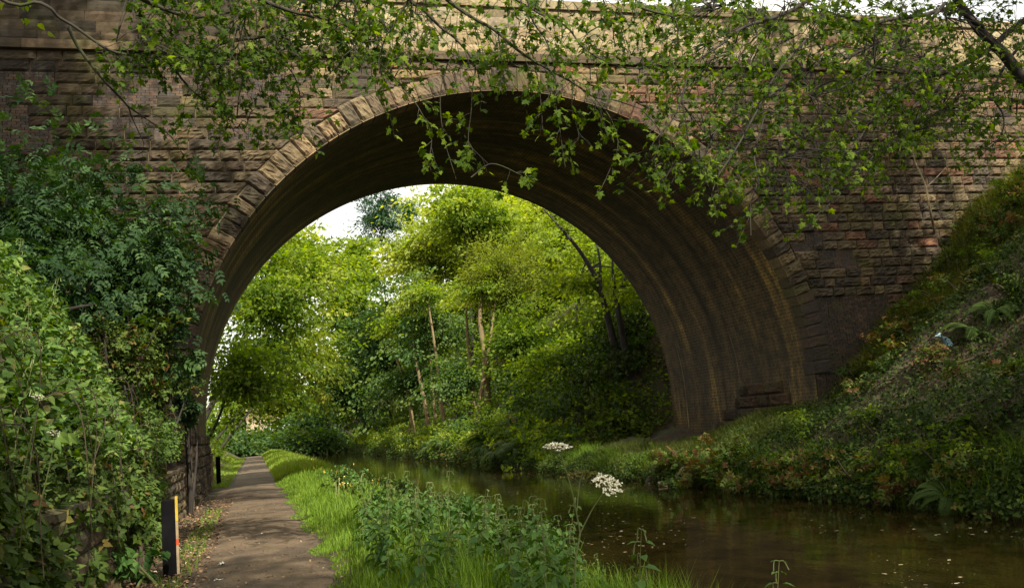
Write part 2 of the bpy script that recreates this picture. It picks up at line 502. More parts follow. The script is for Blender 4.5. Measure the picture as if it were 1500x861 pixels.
# ------------------------------------------------------------------ masonry
def rock(geo, q, axes, org, col, depth=0.07, nu=6, nw=4, inset=0.009, base=-0.06, rough=1.0, seedv=None):
    """one rock-faced block. q = 4 corners (u,w) bl, br, tr, tl in face plane; axes = (u, w, out) unit vectors"""
    q = np.array(q, float)
    c = q.mean(0)
    d = c - q
    L = np.maximum(np.linalg.norm(d, axis=1, keepdims=True), 1e-6)
    q = q + d / L * inset * 1.3
    s, t = np.meshgrid(np.linspace(0, 1, nu), np.linspace(0, 1, nw), indexing='ij')
    sj = s + (rng.random(s.shape) - 0.5) * 0.5 / nu * ((s > 0) & (s < 1))
    tj = t + (rng.random(s.shape) - 0.5) * 0.5 / nw * ((t > 0) & (t < 1))
    P = (q[0] * ((1 - sj) * (1 - tj))[..., None] + q[1] * (sj * (1 - tj))[..., None] + q[2] * (sj * tj)[..., None] + q[3] * ((1 - sj) * tj)[..., None])
    edge = np.minimum(np.minimum(s, 1 - s) * nu, np.minimum(t, 1 - t) * nw)
    prof = np.clip(edge, 0, 1) ** 0.7
    kx, ky = max(2, nu // 3 + 1), max(2, nw // 2)
    co = rng.random((kx, ky))
    gx, gy = s * (kx - 1), t * (ky - 1)
    ix, iy = np.minimum(gx.astype(int), kx - 2), np.minimum(gy.astype(int), ky - 2)
    fx, fy = gx - ix, gy - iy
    lowf = co[ix, iy] * (1 - fx) * (1 - fy) + co[ix + 1, iy] * fx * (1 - fy) + co[ix, iy + 1] * (1 - fx) * fy + co[ix + 1, iy + 1] * fx * fy
    h = 0.010 + depth * prof * (0.62 + 0.85 * rough * (lowf - 0.45) + 0.55 * rough * (rng.random(s.shape) - 0.5)) + depth * 0.45 * rough * (rng.random() - 0.4) * prof
    tilt = (rng.random(2) - 0.5) * depth * 0.9 * rough
    h = h + prof * (tilt[0] * (s - 0.5) + tilt[1] * (t - 0.5))
    h = np.maximum(h, 0.006)
    u, w, o = [np.array(a, float) for a in axes]
    V = np.array(org, float) + P[..., :1] * u + P[..., 1:2] * w + h[..., None] * o
    i = np.arange(nu * nw).reshape(nu, nw)
    Fq = np.stack([i[:-1, :-1], i[1:, :-1], i[1:, 1:], i[:-1, 1:]], -1).reshape(-1, 4)
    ring = np.concatenate([i[:, 0], i[-1, 1:], i[-2::-1, -1], i[0, -2:0:-1]])
    Vr = V.reshape(-1, 3)[ring] + (base - h.reshape(-1)[ring])[:, None] * o
    k = len(ring)
    b0 = nu * nw
    j = np.arange(k)
    Fs = np.stack([ring[j], b0 + j, b0 + (j + 1) % k, ring[(j + 1) % k]], -1)
    geo.add(np.concatenate([V.reshape(-1, 3), Vr]), np.concatenate([Fq, Fs]), col=col)


SAND = [(0.21, 0.15, 0.088), (0.175, 0.128, 0.08), (0.25, 0.185, 0.11), (0.14, 0.10, 0.066), (0.10, 0.076, 0.054), (0.19, 0.14, 0.09), (0.075, 0.058, 0.045), (0.12, 0.092, 0.064)]
RED = [(0.19, 0.09, 0.058), (0.22, 0.11, 0.072), (0.16, 0.088, 0.06)]
PALE = [(0.42, 0.34, 0.22), (0.36, 0.29, 0.18), (0.47, 0.38, 0.25), (0.31, 0.25, 0.16), (0.40, 0.35, 0.26)]
BRICK = [(0.115, 0.08, 0.070), (0.10, 0.082, 0.085), (0.145, 0.09, 0.068), (0.08, 0.066, 0.066), (0.16, 0.11, 0.085), (0.12, 0.10, 0.10)]
DARKB = [(0.075, 0.055, 0.05), (0.095, 0.065, 0.055), (0.06, 0.048, 0.046), (0.12, 0.085, 0.065)]


def pick(p, v=0.18):
    c = np.array(p[rng.integers(len(p))]) * np.array([0.64, 0.625, 0.56])
    return c * (1 + (rng.random() - 0.5) * 2 * v) * (1 + (rng.random(3) - 0.5) * 0.08)


AF = ((1, 0, 0), (0, 0, 1), (0, -1, 0))


def wall_xz(px, py):
    p = U(px, py, YF)
    return p[0], p[2]


def patch(px0, py0, px1, py1):
    a, b = wall_xz(px0, py0), wall_xz(px1, py1)
    return min(a[0], b[0]), max(a[0], b[0]), min(a[1], b[1]), max(a[1], b[1])


PATCH = [patch(*p) for p in [(-40, 110, 62, 215), (172, 92, 268, 152), (150, 165, 205, 190), (60, 225, 110, 270), (325, 92, 385, 128), (360, 118, 425, 150),
                             (525, 100, 585, 128), (330, 190, 372, 204), (420, 178, 455, 192), (440, 120, 480, 134), (215, 195, 245, 212), (245, 170, 300, 186), (90, 310, 150, 345),
                             (1285, 268, 1310, 290), (1170, 340, 1205, 372), (1215, 370, 1260, 388), (1090, 255, 1125, 275), (880, 150, 900, 165), (700, 108, 760, 122)]]
LOWB = patch(1175, 432, 1330, 640)
PATCH.append(LOWB)


def ex_half(z, r=0.62):
    """half-width of the hole left for the arch ring at height z (0 where the wall is whole)"""
    if z <= ZC: return RX
    t = (z - ZC) / (RZ + r)
    if t >= 1: return 0.0
    return (RX + r) * math.sqrt(1 - t * t)


ORG = (XC, YF, 0.0)
bridge = empty('arch_bridge', ORG, 'tall sandstone arch bridge with rough stone face spanning the canal and towpath', 'bridge')

XL_, XR_ = -15.0, 38.0
ZS0, ZS1 = 12.74, 13.0       # string course
ZP1, ZT = 14.55, 14.84       # parapet top, coping top


def in_patch(x, z):
    x = x + 0.55 * math.sin(z * 17.3) * (0 if z < 6 else 1)
    for k, p in enumerate(PATCH):
        if p[0] < x < p[1] and p[2] < z < p[3]: return k
    return -1


face, bricks = Geo(), Geo()
rows = np.arange(ZS0, -1.2, -0.315)
for r in range(len(rows) - 1):
    z1, z0 = rows[r], rows[r + 1]
    zm = (z0 + z1) / 2
    segs = []
    a0, a1 = ex_half(z0), ex_half(z1)
    if a0 <= 0 and a1 <= 0:
        segs.append((XL_, XL_, XR_, XR_))
    else:
        if z1 <= ZC + 0.3: a0 = a1 = RX + 0.02
        segs.append((XL_, XL_, XC - a0, XC - a1))
        segs.append((XC + a0, XC + a1, XR_, XR_))
    for (l0, l1, r0, r1) in segs:
        # cut lines along the row
        cur0, cur1 = l0, l1
        end0, end1 = r0, r1
        first = True
        while True:
            L = rng.uniform(0.38, 1.05)
            if first:
                L = rng.uniform(0.3, 0.9); first = False
            n0 = max(cur0, cur1) + L
            lim = min(end0, end1)
            last = n0 > lim - 0.3
            n0b, n1b = (end0, end1) if last else (n0, n0)
            xm = (cur0 + cur1 + n0b + n1b) / 4
            gz = float(ground(xm, YF - 0.3))
            if z1 > gz - 0.35 and XL_ < xm < XR_:
                k = in_patch(xm, zm)
                if k >= 0:
                    # a repair in small brick: four courses to the stone course
                    hb = (z1 - z0) / 4
                    for b in range(4):
                        x = min(cur0, cur1) - 0.0
                        x = cur0 + (cur1 - cur0) * (b / 4) - 0
                        xe = n0b + (n1b - n0b) * (b / 4)
                        xx = x - (0.11 if b % 2 else 0)
                        while xx < xe - 0.02:
                            xa, xb = max(xx, x), min(xx + 0.225, xe)
                            if xb - xa > 0.03:
                                za, zb = z0 + b * hb, z0 + (b + 1) * hb
                                pal = DARKB if k == len(PATCH) - 1 else BRICK
                                rock(bricks, [(xa, za), (xb, za), (xb, zb), (xa, zb)], AF, (0, YF, 0), pick(pal), 0.008, 2, 2, 0.006, -0.06, 0.3)
                            xx += 0.225
                else:
                    pxr = xm
                    red = (xm > 14 and zm > 6 and rng.random() < 0.10) or (abs(xm - 12.0) < 2.2 and zm > 9.5 and rng.random() < 0.28) or rng.random() < 0.02
                    pal = RED if red else SAND
                    c = pick(pal, 0.25)
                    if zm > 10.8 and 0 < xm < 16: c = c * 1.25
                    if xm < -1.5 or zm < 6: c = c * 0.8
                    if zm > 6.5: c = c * np.interp(xm, [-5.5, -1.2 + 1.5 * rng.random(), 2.5], [.36, .62, 1.0])  # upper-left blocks darkened: stain plus tree shade put into the colour
                    rk = 1.0 if zm < 10.5 else 0.7
                    nu = max(4, int(round((max(n0b, n1b) - min(cur0, cur1)) / 0.075)))
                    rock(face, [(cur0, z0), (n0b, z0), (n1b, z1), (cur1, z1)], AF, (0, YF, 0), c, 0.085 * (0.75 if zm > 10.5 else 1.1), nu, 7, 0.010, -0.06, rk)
            cur0, cur1 = n0b, n1b
            if last: break
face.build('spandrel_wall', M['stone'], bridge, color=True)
bricks.build('brick_repair', M['stone'], bridge, color=True)

# backing of mortar and body of the bridge
def shell(geo, Y, flip=False, r=0.1):
    th = np.linspace(0, np.pi, 90)
    inner = [(XC + RX, -1.3)] + [(XC + (RX + r) * math.cos(t), ZC + (RZ + r) * math.sin(t)) for t in th] + [(XC - RX, -1.3)]
    inner[0] = (XC + RX + r, -1.3); inner[-1] = (XC - RX - r, -1.3)
    V, Fq = [], []
    for (x, z) in inner: V.append((x, Y, z))
    for (x, z) in inner: V.append((x, Y, ZP1))
    n = len(inner)
    for k in range(n - 1): Fq.append((k, k + 1, n + k + 1, n + k))
    for (xa, xb) in ((XL_, XC - RX - r), (XC + RX + r, XR_)):
        b = len(V)
        V += [(xa, Y, -1.3), (xb, Y, -1.3), (xb, Y, ZP1), (xa, Y, ZP1)]
        Fq.append((b, b + 1, b + 2, b + 3))
    geo.add(V, np.array(Fq))


g = Geo()
shell(g, YF + 0.045)
g.build('mortar_core', M['mortar'], bridge)
g = Geo()
shell(g, YB)
V = [(XL_, YF + .05, ZS1), (XR_, YF + .05, ZS1), (XR_, YB, ZS1), (XL_, YB, ZS1)]
g.add(V, np.array([[0, 1, 2, 3]]))
for x in (XL_, XR_):
    g.add([(x, YF + .05, -1.3), (x, YB, -1.3), (x, YB, ZP1), (x, YF + .05, ZP1)], np.array([[0, 1, 2, 3]]))
g.build('rear_wall', M['mortar'], bridge)

# vault (barrel)
th = np.concatenate([[0], np.linspace(0, np.pi, 120), [np.pi]])
pts = [(XC + RX, -1.3)] + [(XC + RX * math.cos(t), ZC + RZ * math.sin(t)) for t in np.linspace(0, np.pi, 120)] + [(XC - RX, -1.3)]
pts = np.array(pts)
arc = np.concatenate([[0], np.cumsum(np.linalg.norm(np.diff(pts, axis=0), axis=1))])
yy = np.linspace(YF + 0.05, YB, 40)
A_, Y_ = np.meshgrid(np.arange(len(pts)), yy, indexing='ij')
V = np.stack([pts[A_][..., 0], Y_, pts[A_][..., 1]], -1)
bulge = vnoise(arc[A_] * 0.6, Y_ * 1.3, 1.2, 12) * 0.07 + (rng.random(A_.shape) - .5) * .012
nrm = np.stack([pts[:, 0] - XC, pts[:, 1] - ZC], 1); nrm /= np.linalg.norm(nrm, axis=1, keepdims=True)
V[..., 0] += nrm[A_][..., 0] * bulge * 0.6
i = np.arange(A_.size).reshape(A_.shape)
g = Geo()
Fq = np.stack([i[:-1, :-1], i[1:, :-1], i[1:, 1:], i[:-1, 1:]], -1).reshape(-1, 4)
g.add(V.reshape(-1, 3), Fq)
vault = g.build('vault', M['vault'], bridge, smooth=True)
uvl = vault.data.uv_layers.new(name='UVMap')
li = np.empty(len(vault.data.loops), np.int32)
vault.data.loops.foreach_get('vertex_index', li)
uvv = np.stack([Y_.ravel(), arc[A_].ravel()], 1)[li]
uvl.data.foreach_set('uv', uvv.astype(np.float32).ravel())

# voussoirs
g = Geo()
t = 0.0
tend = math.pi
k = 0
while t < tend - 0.01:
    dt = rng.uniform(0.034, 0.046)
    t1 = min(t + dt, tend)
    if tend - t1 < 0.02: t1 = tend
    lowright = t < 0.27
    th_ = rng.choice([0.58, 0.66, 0.74]) if not lowright else 0.63
    tm = (t + t1) / 2
    er = np.array([math.cos(tm) , math.sin(tm)])
    P = lambda a, r: (XC + (RX + r) * math.cos(a), ZC + (RZ + r) * math.sin(a))
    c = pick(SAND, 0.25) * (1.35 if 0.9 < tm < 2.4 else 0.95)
    if 0.75 < tm < 1.35 and rng.random() < 0.22: c = pick(RED)
    if lowright: c = pick(DARKB)
    d = 0.11 if not 0.9 < tm < 2.0 else 0.07
    q = [P(t, 0.0), P(t, th_), P(t1, th_), P(t1, 0.0)]
    rock(g, q, AF, (0, YF - 0.03, 0), c, d if not lowright else 0.02, 7, 9, 0.012, -0.12, 1.0)
    # underside of the stone, seen from below
    a = np.array([[*P(t + .002, -.022)], [*P(t1 - .002, -.022)]])
    V = [(a[0, 0], YF - 0.03, a[0, 1]), (a[1, 0], YF - 0.03, a[1, 1])]
    dep = rng.choice([0.45, 0.62])
    V += [(a[1, 0], YF + dep, a[1, 1]), (a[0, 0], YF + dep, a[0, 1])]
    b_ = np.array([[*P(t + .002, 0.03)], [*P(t1 - .002, 0.03)]])
    V += [(b_[0, 0], YF - 0.03, b_[0, 1]), (b_[1, 0], YF - 0.03, b_[1, 1]), (b_[1, 0], YF + dep, b_[1, 1]), (b_[0, 0], YF + dep, b_[0, 1])]
    g.add(V, np.array([[0, 1, 2, 3], [0, 1, 5, 4], [3, 2, 6, 7], [1, 2, 6, 5], [0, 3, 7, 4]]), col=c * 1.25)  # underside paler than the face: its lit look put into the colour
    t = t1
    k += 1
g.build('arch_ring', M['stone'], bridge, color=True)

# string course, parapet, coping
g = Geo()
x = XL_
while x < XR_:
    L = rng.uniform(1.1, 1.9)
    c = pick(SAND, 0.15) * 0.95
    rock(g, [(x, ZS0 + .003), (x + L, ZS0 + .003), (x + L, ZS1), (x, ZS1)], AF, (0, YF - 0.16, 0), c, 0.015, 5, 3, 0.004, -0.22, 0.5)
    x += L
g.build('string_course', M['stone'], bridge, color=True)
g = Geo()
for r, z0 in enumerate(np.arange(ZS1, ZP1 - 0.1, 0.31)):
    z1 = min(z0 + 0.31, ZP1)
    x = XL_ - rng.random()
    while x < XR_:
        L = rng.uniform(0.5, 1.2)
        c = pick(PALE, 0.15) if x > 1.0 else pick(SAND, 0.2) * float(np.interp(x, [-5, -1, 2], [.32, .6, 1.2]))  # left parapet darker: moss and tree shade both put into the colour
        if x > 0 and rng.random() < 0.025: c = pick(RED) * 1.2
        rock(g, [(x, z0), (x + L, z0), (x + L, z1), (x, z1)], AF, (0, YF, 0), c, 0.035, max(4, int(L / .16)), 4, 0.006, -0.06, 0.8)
        x += L
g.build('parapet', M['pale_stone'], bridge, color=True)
g = Geo()
x = XL_
while x < XR_:
    L = rng.uniform(0.9, 1.3)
    c = pick(PALE, 0.12) * 0.9
    rock(g, [(x, ZP1 + .003), (x + L, ZP1 + .003), (x + L, ZT), (x, ZT)], AF, (0, YF - 0.10, 0), c, 0.012, 4, 3, 0.004, -0.5, 0.5)
    x1 = x + L - .006
    yb, yf = YF + 0.40, YF - 0.11
    g.add([(x + .006, yf, ZT - .004), (x1, yf, ZT - .004), (x1, yb, ZT + .03), (x + .006, yb, ZT + .03), (x + .006, yb, ZP1), (x1, yb, ZP1)], np.array([[0, 1, 2, 3], [3, 2, 5, 4]]), col=c)
    x += L
g.build('coping', M['pale_stone'], bridge, color=True)

# rock-faced plinth stones on the two inner faces
g = Geo()
AX = ((0, 1, 0), (0, 0, 1), (1, 0, 0))
for r, (z0, z1) in enumerate(zip(np.arange(-0.1, 1.95, 0.36), np.arange(0.26, 2.3, 0.36))):
    y = YF + 0.04 + (0 if r % 2 else 0.0)
    ye = YB
    first = True
    while y < ye:
        L = rng.uniform(0.7, 1.3)
        if first: L = 0.9 if r % 2 else 1.5
        y1 = min(y + L, ye)
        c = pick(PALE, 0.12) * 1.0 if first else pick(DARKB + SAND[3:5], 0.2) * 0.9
        rock(g, [(y, z0), (y1, z0), (y1, z1), (y, z1)], AX, (XC - RX + 0.05, 0, 0), c, 0.10 if not first else 0.03, max(4, int((y1 - y) / .09)), 7, 0.012, -0.06, 1.0)
        first = False
        y = y1
g.build('plinth', M['stone'], bridge, color=True)
g = Geo()
AX2 = ((0, 1, 0), (0, 0, 1), (-1, 0, 0))
for r, (z0, z1) in enumerate(zip(np.arange(0.1, 2.0, 0.44), np.arange(0.54, 2.4, 0.44))):
    y, ye = [(27.4, 35.2), (27.9, 33.8), (28.3, 33.1), (28.2, 32.0), (28.6, 31.6)][min(r, 4)]
    while y < ye:
        L = rng.uniform(0.8, 1.5)
        y1 = min(y + L, ye)
        if ye - y1 < .3: y1 = ye
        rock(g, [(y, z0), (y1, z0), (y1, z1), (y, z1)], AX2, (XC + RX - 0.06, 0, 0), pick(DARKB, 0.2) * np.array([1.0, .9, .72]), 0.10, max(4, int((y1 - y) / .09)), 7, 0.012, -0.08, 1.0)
        y = y1
g.build('plinth', M['stone'], bridge, color=True)

# ------------------------------------------------------------------ low retaining wall beside the path
wall = empty('retaining_wall', (-1.75, 14, 0), 'low mossy stone wall at the foot of the bramble bank beside the path', 'wall')
g = Geo()
for z0 in np.arange(-0.05, 1.15, 0.24):
    y = 1.0
    while y < YF - 0.05:
        L = rng.uniform(0.3, 0.75)
        y1 = min(y + L, YF - 0.05)
        rock(g, [(y, z0), (y1, z0), (y1, z0 + .24), (y, z0 + .24)], AX, (-1.74, 0, 0), pick(SAND, 0.3) * 0.8, 0.06, 4, 4, 0.01, -0.10, 1.0)
        y = y1
g.build('stonework', M['stone'], wall, color=True)
g = Geo()
y = 1.0
while y < YF - 0.1:
    L = rng.uniform(0.6, 1.0)
    g2 = 1.15 + rng.random() * .03
    rock(g, [(y, -0.38), (min(y + L, YF - .05), -0.38), (min(y + L, YF - .05), 0.06), (y, 0.06)], ((0, 1, 0), (1, 0, 0), (0, 0, 1)), (-1.74, 0, g2), pick(SAND, 0.2) * .8, 0.05, 4, 4, 0.01, -0.06, 1.0)
    y += L
g.build('coping', M['stone'], wall, color=True)

# ------------------------------------------------------------------ foliage tools
def unit(v):
    return v / np.maximum(np.linalg.norm(v, axis=-1, keepdims=True), 1e-9)


def place(T, Fc, pos, tip, nrm, scale):
    """copies a leaf template (x along the tip, z the upper face) at each position"""
    tip = unit(tip)
    nrm = unit(nrm - (nrm * tip).sum(-1, keepdims=True) * tip)
    side = np.cross(nrm, tip)
    sc = np.asarray(scale).reshape(-1, 1, 1)
    V = pos[:, None] + sc * (T[None, :, 0:1] * tip[:, None] + T[None, :, 1:2] * side[:, None] + T[None, :, 2:3] * nrm[:, None])
    n, k = len(pos), len(T)
    Fo = (np.arange(n) * k)[:, None, None] + Fc[None]
    return V.reshape(-1, 3), Fo.reshape(-1, Fc.shape[1])


def template_sycamore():
    half = [(-.10, .30), (.02, .45), (.13, .27), (.33, .46), (.47, .62), (.50, .38), (.52, .22), (.74, .25)]
    pts = [(0, 0, 0)] + [(x, y, -.22 * y * y) for x, y in half] + [(1, 0, -.12)] + [(x, -y, -.22 * y * y) for x, y in half[::-1]]
    pts = np.array(pts + [(.30, 0, .05)])
    n = len(pts) - 1
    return pts, np.array([(n, k, (k + 1) % n) for k in range(n)])


def template_ovate(w=0.3, fold=0.10, droop=0.18):
    pts = np.array([(0, 0, 0), (.22, w, fold), (.55, w * .85, fold - droop * .3), (1, 0, -droop), (.55, -w * .85, fold - droop * .3), (.22, -w, fold), (.4, 0, 0)])
    return pts, np.array([(6, 0, 1), (6, 1, 2), (6, 2, 3), (6, 3, 4), (6, 4, 5), (6, 5, 0)][::-1])


def template_rhomb(w=0.32):
    pts = np.array([(0, 0, 0), (.45, w, -.05), (1, 0, -.1), (.45, -w, -.05)])
    return pts, np.array([(0, 3, 2), (0, 2, 1)])


SYC, OVA, RHO = template_sycamore(), template_ovate(), template_rhomb()
NAR = template_rhomb(0.16)


def template_trefoil():
    V, Fx, n = [], [], 0
    p, f = template_ovate(0.34, 0.06, 0.15)
    for a, s in ((0, 1.0), (1.25, .8), (-1.25, .8)):
        c, sn = math.cos(a), math.sin(a)
        q = p.copy() * s
        V.append(np.stack([q[:, 0] * c - q[:, 1] * sn, q[:, 0] * sn + q[:, 1] * c, q[:, 2]], 1) + np.array([.15 * c, .15 * sn, 0]))
        Fx.append(f + n); n += len(p)
    return np.concatenate(V) * .62, np.concatenate(Fx)


def template_pinnate(n=3):
    V, Fx, k = [], [], 0
    p, f = template_ovate(0.24, 0.05, 0.2)
    for j in range(n):
        for s in (1, -1):
            a = s * 1.05
            c, sn = math.cos(a), math.sin(a)
            q = p * .42
            V.append(np.stack([q[:, 0] * c - q[:, 1] * sn + .15 + .26 * j, q[:, 0] * sn + q[:, 1] * c, q[:, 2] - .06 * j * j], 1))
            Fx.append(f + k); k += len(p)
    q = p * .42
    V.append(np.stack([q[:, 0] + .15 + .26 * (n - 1) + .05, q[:, 1], q[:, 2] - .06 * (n - 1) ** 2], 1)); Fx.append(f + k)
    return np.concatenate(V), np.concatenate(Fx)


TRE, PIN = template_trefoil(), template_pinnate()


def tube(geo, pts, radii, sides=6, tone=0.5):
    P = np.asarray(pts, float)
    n = len(P)
    rad = np.broadcast_to(np.asarray(radii, float), (n,)) if np.ndim(radii) == 0 or len(radii) == n else np.interp(np.linspace(0, 1, n), np.linspace(0, 1, len(radii)), radii)
    tg = np.gradient(P, axis=0)
    tg = unit(tg)
    ref = np.array([0.31, 0.17, 0.93]) if abs(tg[0] @ np.array([0.31, 0.17, 0.93])) < .9 else np.array([1., 0, 0])
    a = unit(np.cross(tg, ref)); b = np.cross(tg, a)
    ang = np.arange(sides) / sides * 2 * np.pi
    V = P[:, None] + rad[:, None, None] * (np.cos(ang)[None, :, None] * a[:, None] + np.sin(ang)[None, :, None] * b[:, None])
    i = np.arange(n * sides).reshape(n, sides)
    j = np.roll(i, -1, axis=1)
    Fq = np.stack([i[:-1], j[:-1], j[1:], i[1:]], -1).reshape(-1, 4)
    geo.add(V.reshape(-1, 3), Fq, tone)


def smooth_poly(P, n=8):
    """Catmull-Rom"""
    P = np.asarray(P, float)
    Q = np.concatenate([[2 * P[0] - P[1]], P, [2 * P[-1] - P[-2]]])
    out = []
    for k in range(len(P) - 1):
        p0, p1, p2, p3 = Q[k:k + 4]
        t = np.linspace(0, 1, n, endpoint=False)[:, None]
        out.append(.5 * ((2 * p1) + (-p0 + p2) * t + (2 * p0 - 5 * p1 + 4 * p2 - p3) * t ** 2 + (-p0 + 3 * p1 - 3 * p2 + p3) * t ** 3))
    return np.concatenate(out + [P[-1:]])


def crown_clumps(centre, rad, n, power=0.5, hole=0.0):
    d = unit(rng.normal(size=(n, 3)))
    r = rng.random(n) ** power
    lump = 0.74 + 1.05 * np.array([mnoise.noise(Vector((float(a[0]) * 1.7 + centre[0], float(a[1]) * 1.7 + centre[1], float(a[2]) * 1.7))) for a in d]) + 0.1 * rng.random(n)
    return np.asarray(centre) + d * r[:, None] * lump[:, None] * np.asarray(rad), r, d


def crown(geo, centre, rad, nclump, per, size, tmpl, clump=(0.9, 0.9, 0.3), tone=(0.5, 0.2), power=0.45, droop=0.3, up=0.75):
    C, r, d = crown_clumps(centre, rad, nclump, power)
    cs = rng.uniform(0.35, 1.5, nclump)
    raw = rng.normal(size=(nclump, per, 3)) * 0.5
    oh = d * np.array([1, 1, 0.0]) + rng.normal(size=d.shape) * np.array([.5, .5, 0])
    oh = oh / np.maximum(np.linalg.norm(oh, axis=1, keepdims=True), 1e-6)
    sdv = np.stack([-oh[:, 1], oh[:, 0], 0 * oh[:, 0]], 1)
    # each clump is a flattened spray that runs outward and bends down at its end
    along = raw[..., 0:1] * 1.35
    off = along * oh[:, None] + raw[..., 1:2] * 0.75 * sdv[:, None]
    off[..., 2] = raw[..., 2] - (0.25 + droop * 0.35) * (np.maximum(along[..., 0] + .3, 0) ** 2) / max(clump[2], .2) * .6
    P = C[:, None] + off * np.array(clump) * cs[:, None, None]
    tip = off * np.array([1, 1, .3]) + rng.normal(size=off.shape) * 0.55 + d[:, None] * 0.5
    tip[..., 2] -= droop
    nr = rng.normal(size=off.shape) * 0.55 + np.array([0, 0, up]) + d[:, None] * 0.25
    ct = rng.normal(size=(nclump, 1)) * tone[1] * 1.1
    tn = np.clip(tone[0] + ct + rng.normal(size=(nclump, per)) * tone[1] * 0.7 , 0, 1)
    n = nclump * per
    sz = size * rng.uniform(0.45, 1.5, n)
    V, Fo = place(tmpl[0], tmpl[1], P.reshape(n, 3), tip.reshape(n, 3), nr.reshape(n, 3), sz)
    geo.add(V, Fo, np.repeat(tn.ravel(), len(tmpl[0])))
    return C


def tree(name, base, centre, rad, label, mat, bark='bark', trunk_r=0.18, nclump=130, per=70, size=0.26, tmpl=None, clump=(1.2, 1.2, 0.4), tone=(0.5, 0.2), limbs=7, lean=None, cat='tree', group=None, power=0.45, droop=0.3, extra=None, up=0.75):
    base = np.asarray(base, float)
    o = empty(name, base, label, cat, group)
    c = Geo()
    C = crown(c, centre, rad, nclump, per, size, tmpl or RHO, clump, tone, power, droop, up)
    if extra:
        for (c2, r2, nc2) in extra:
            C2 = crown(c, c2, r2, nc2, per, size, tmpl or RHO, clump, tone, power, droop, up)
            C = np.concatenate([C, C2])
    c.build('crown', mat, o)
    w = Geo()
    top = np.asarray(centre, float) + np.array([0, 0, 0.45 * rad[2]])
    mid = base * 0.5 + top * 0.5 + rng.normal(size=3) * np.array([.35, .35, 0]) if lean is None else np.asarray(lean, float)
    tp = smooth_poly([base - np.array([0, 0, .3]), base * .75 + mid * .25 + rng.normal(size=3) * .08, mid, top], 6)
    tr = trunk_r * (1.25 - 1.1 * np.linspace(0, 1, len(tp)) ** 0.8)
    tr[0] *= 1.35
    tube(w, tp, tr, 8)
    idx = np.argsort(rng.random(len(C)))[:limbs * 3]
    for q in C[idx][:limbs]:
        zt = np.clip(q[2] - 0.35 * np.linalg.norm(q[:2] - top[:2]) - .4, base[2] + .28 * (top[2] - base[2]), top[2] - .2)
        k = int(np.argmin(np.abs(tp[:, 2] - zt)))
        s = tp[k]
        m = s * .5 + q * .5 + np.array([0, 0, .15 * np.linalg.norm(q - s)]) + rng.normal(size=3) * .15
        lp = smooth_poly([s, m, q], 5)
        tube(w, lp, np.linspace(tr[k] * .55, .015, len(lp)), 5)
    w.build('trunk', M[bark], o)
    return o


# ------------------------------------------------------------------ overhanging boughs traced at real distances
class Bough:
    def __init__(self):
        self.w = Geo(); self.P = []; self.tip = []; self.nr = []; self.sz = []; self.tn = []

    def twig(self, p0, d, L, r, leaf, dens=8.0, droop=0.35, tone=0.5):
        n = 5
        p = [np.array(p0)]
        d = unit(np.array(d, float))
        for k in range(n - 1):
            d = unit(d + np.array([0, 0, -droop / n]) + rng.normal(size=3) * .16)
            p.append(p[-1] + d * L / (n - 1))
        p = np.array(p)
        tube(self.w, p, np.linspace(r, .0025, n), 4)
        m = max(2, int(L * dens))
        for q in range(m):
            t = (0.25 + .75 * (q + .5) / m) * (n - 1)
            k = min(int(t), n - 2)
            b = p[k] + (p[k + 1] - p[k]) * (t - k)
            dd = unit(p[k + 1] - p[k])
            for s in (1, -1):
                if rng.random() < .15: continue
                sd = unit(np.cross(dd, rng.normal(size=3)))
                out = unit(dd * .6 + sd * np.array([1.0, 1.0, .45]) + np.array([0, 0, -.15]))
                self.P.append(b + out * leaf * rng.uniform(.35, .9))
                self.tip.append(out + np.array([0, 0, -.28]) + rng.normal(size=3) * .35)
                self.nr.append(np.array([0, 0, .8]) + rng.normal(size=3) * .55 - np.array([.0, .3, 0]))
                self.sz.append(leaf * rng.uniform(.55, 1.25))
                self.tn.append(np.clip(tone - .06 + rng.normal() * .27, 0, 1))

    def branch(self, pts, r0, r1, ntwig, leaf=.082, L=(.3, .8), tone=.5, start=.15, jitter=.0, dens=8.0, droop=.4):
        P = smooth_poly(pts, 6)
        P = P + rng.normal(size=P.shape) * jitter
        tube(self.w, P, np.linspace(r0, r1, len(P)), 6)
        for k in range(ntwig):
            t = (start + (1 - start) * rng.random()) * (len(P) - 1)
            a = min(int(t), len(P) - 2)
            p0 = P[a] + (P[a + 1] - P[a]) * (t - a)
            d = unit(P[a + 1] - P[a]) * rng.uniform(.3, 1.0) + rng.normal(size=3) * np.array([.7, .7, .45]) + np.array([0, 0, -.1])
            self.twig(p0, d, rng.uniform(*L), max(.004, r1 * .6), leaf, dens, droop, tone)
        return P

    def leaves(self, name, mat, parent, tmpl=None):
        t = tmpl or SYC
        V, Fo = place(t[0], t[1], np.array(self.P), np.array(self.tip), np.array(self.nr), np.array(self.sz))
        g = Geo(); g.add(V, Fo, np.repeat(np.array(self.tn), len(t[0])))
        return g.build(name, mat, parent)


def pl(pts, Y0, Y1=None):
    Y1 = Y0 if Y1 is None else Y1
    Ys = np.linspace(Y0, Y1, len(pts))
    return np.array([U(a, b, y) for (a, b), y in zip(pts, Ys)])


def in_poly(x, y, poly):
    n, ins = len(poly), False
    for k in range(n):
        (x0, y0), (x1, y1) = poly[k], poly[(k + 1) % n]
        if (y0 > y) != (y1 > y) and x < (x1 - x0) * (y - y0) / (y1 - y0) + x0: ins = not ins
    return ins


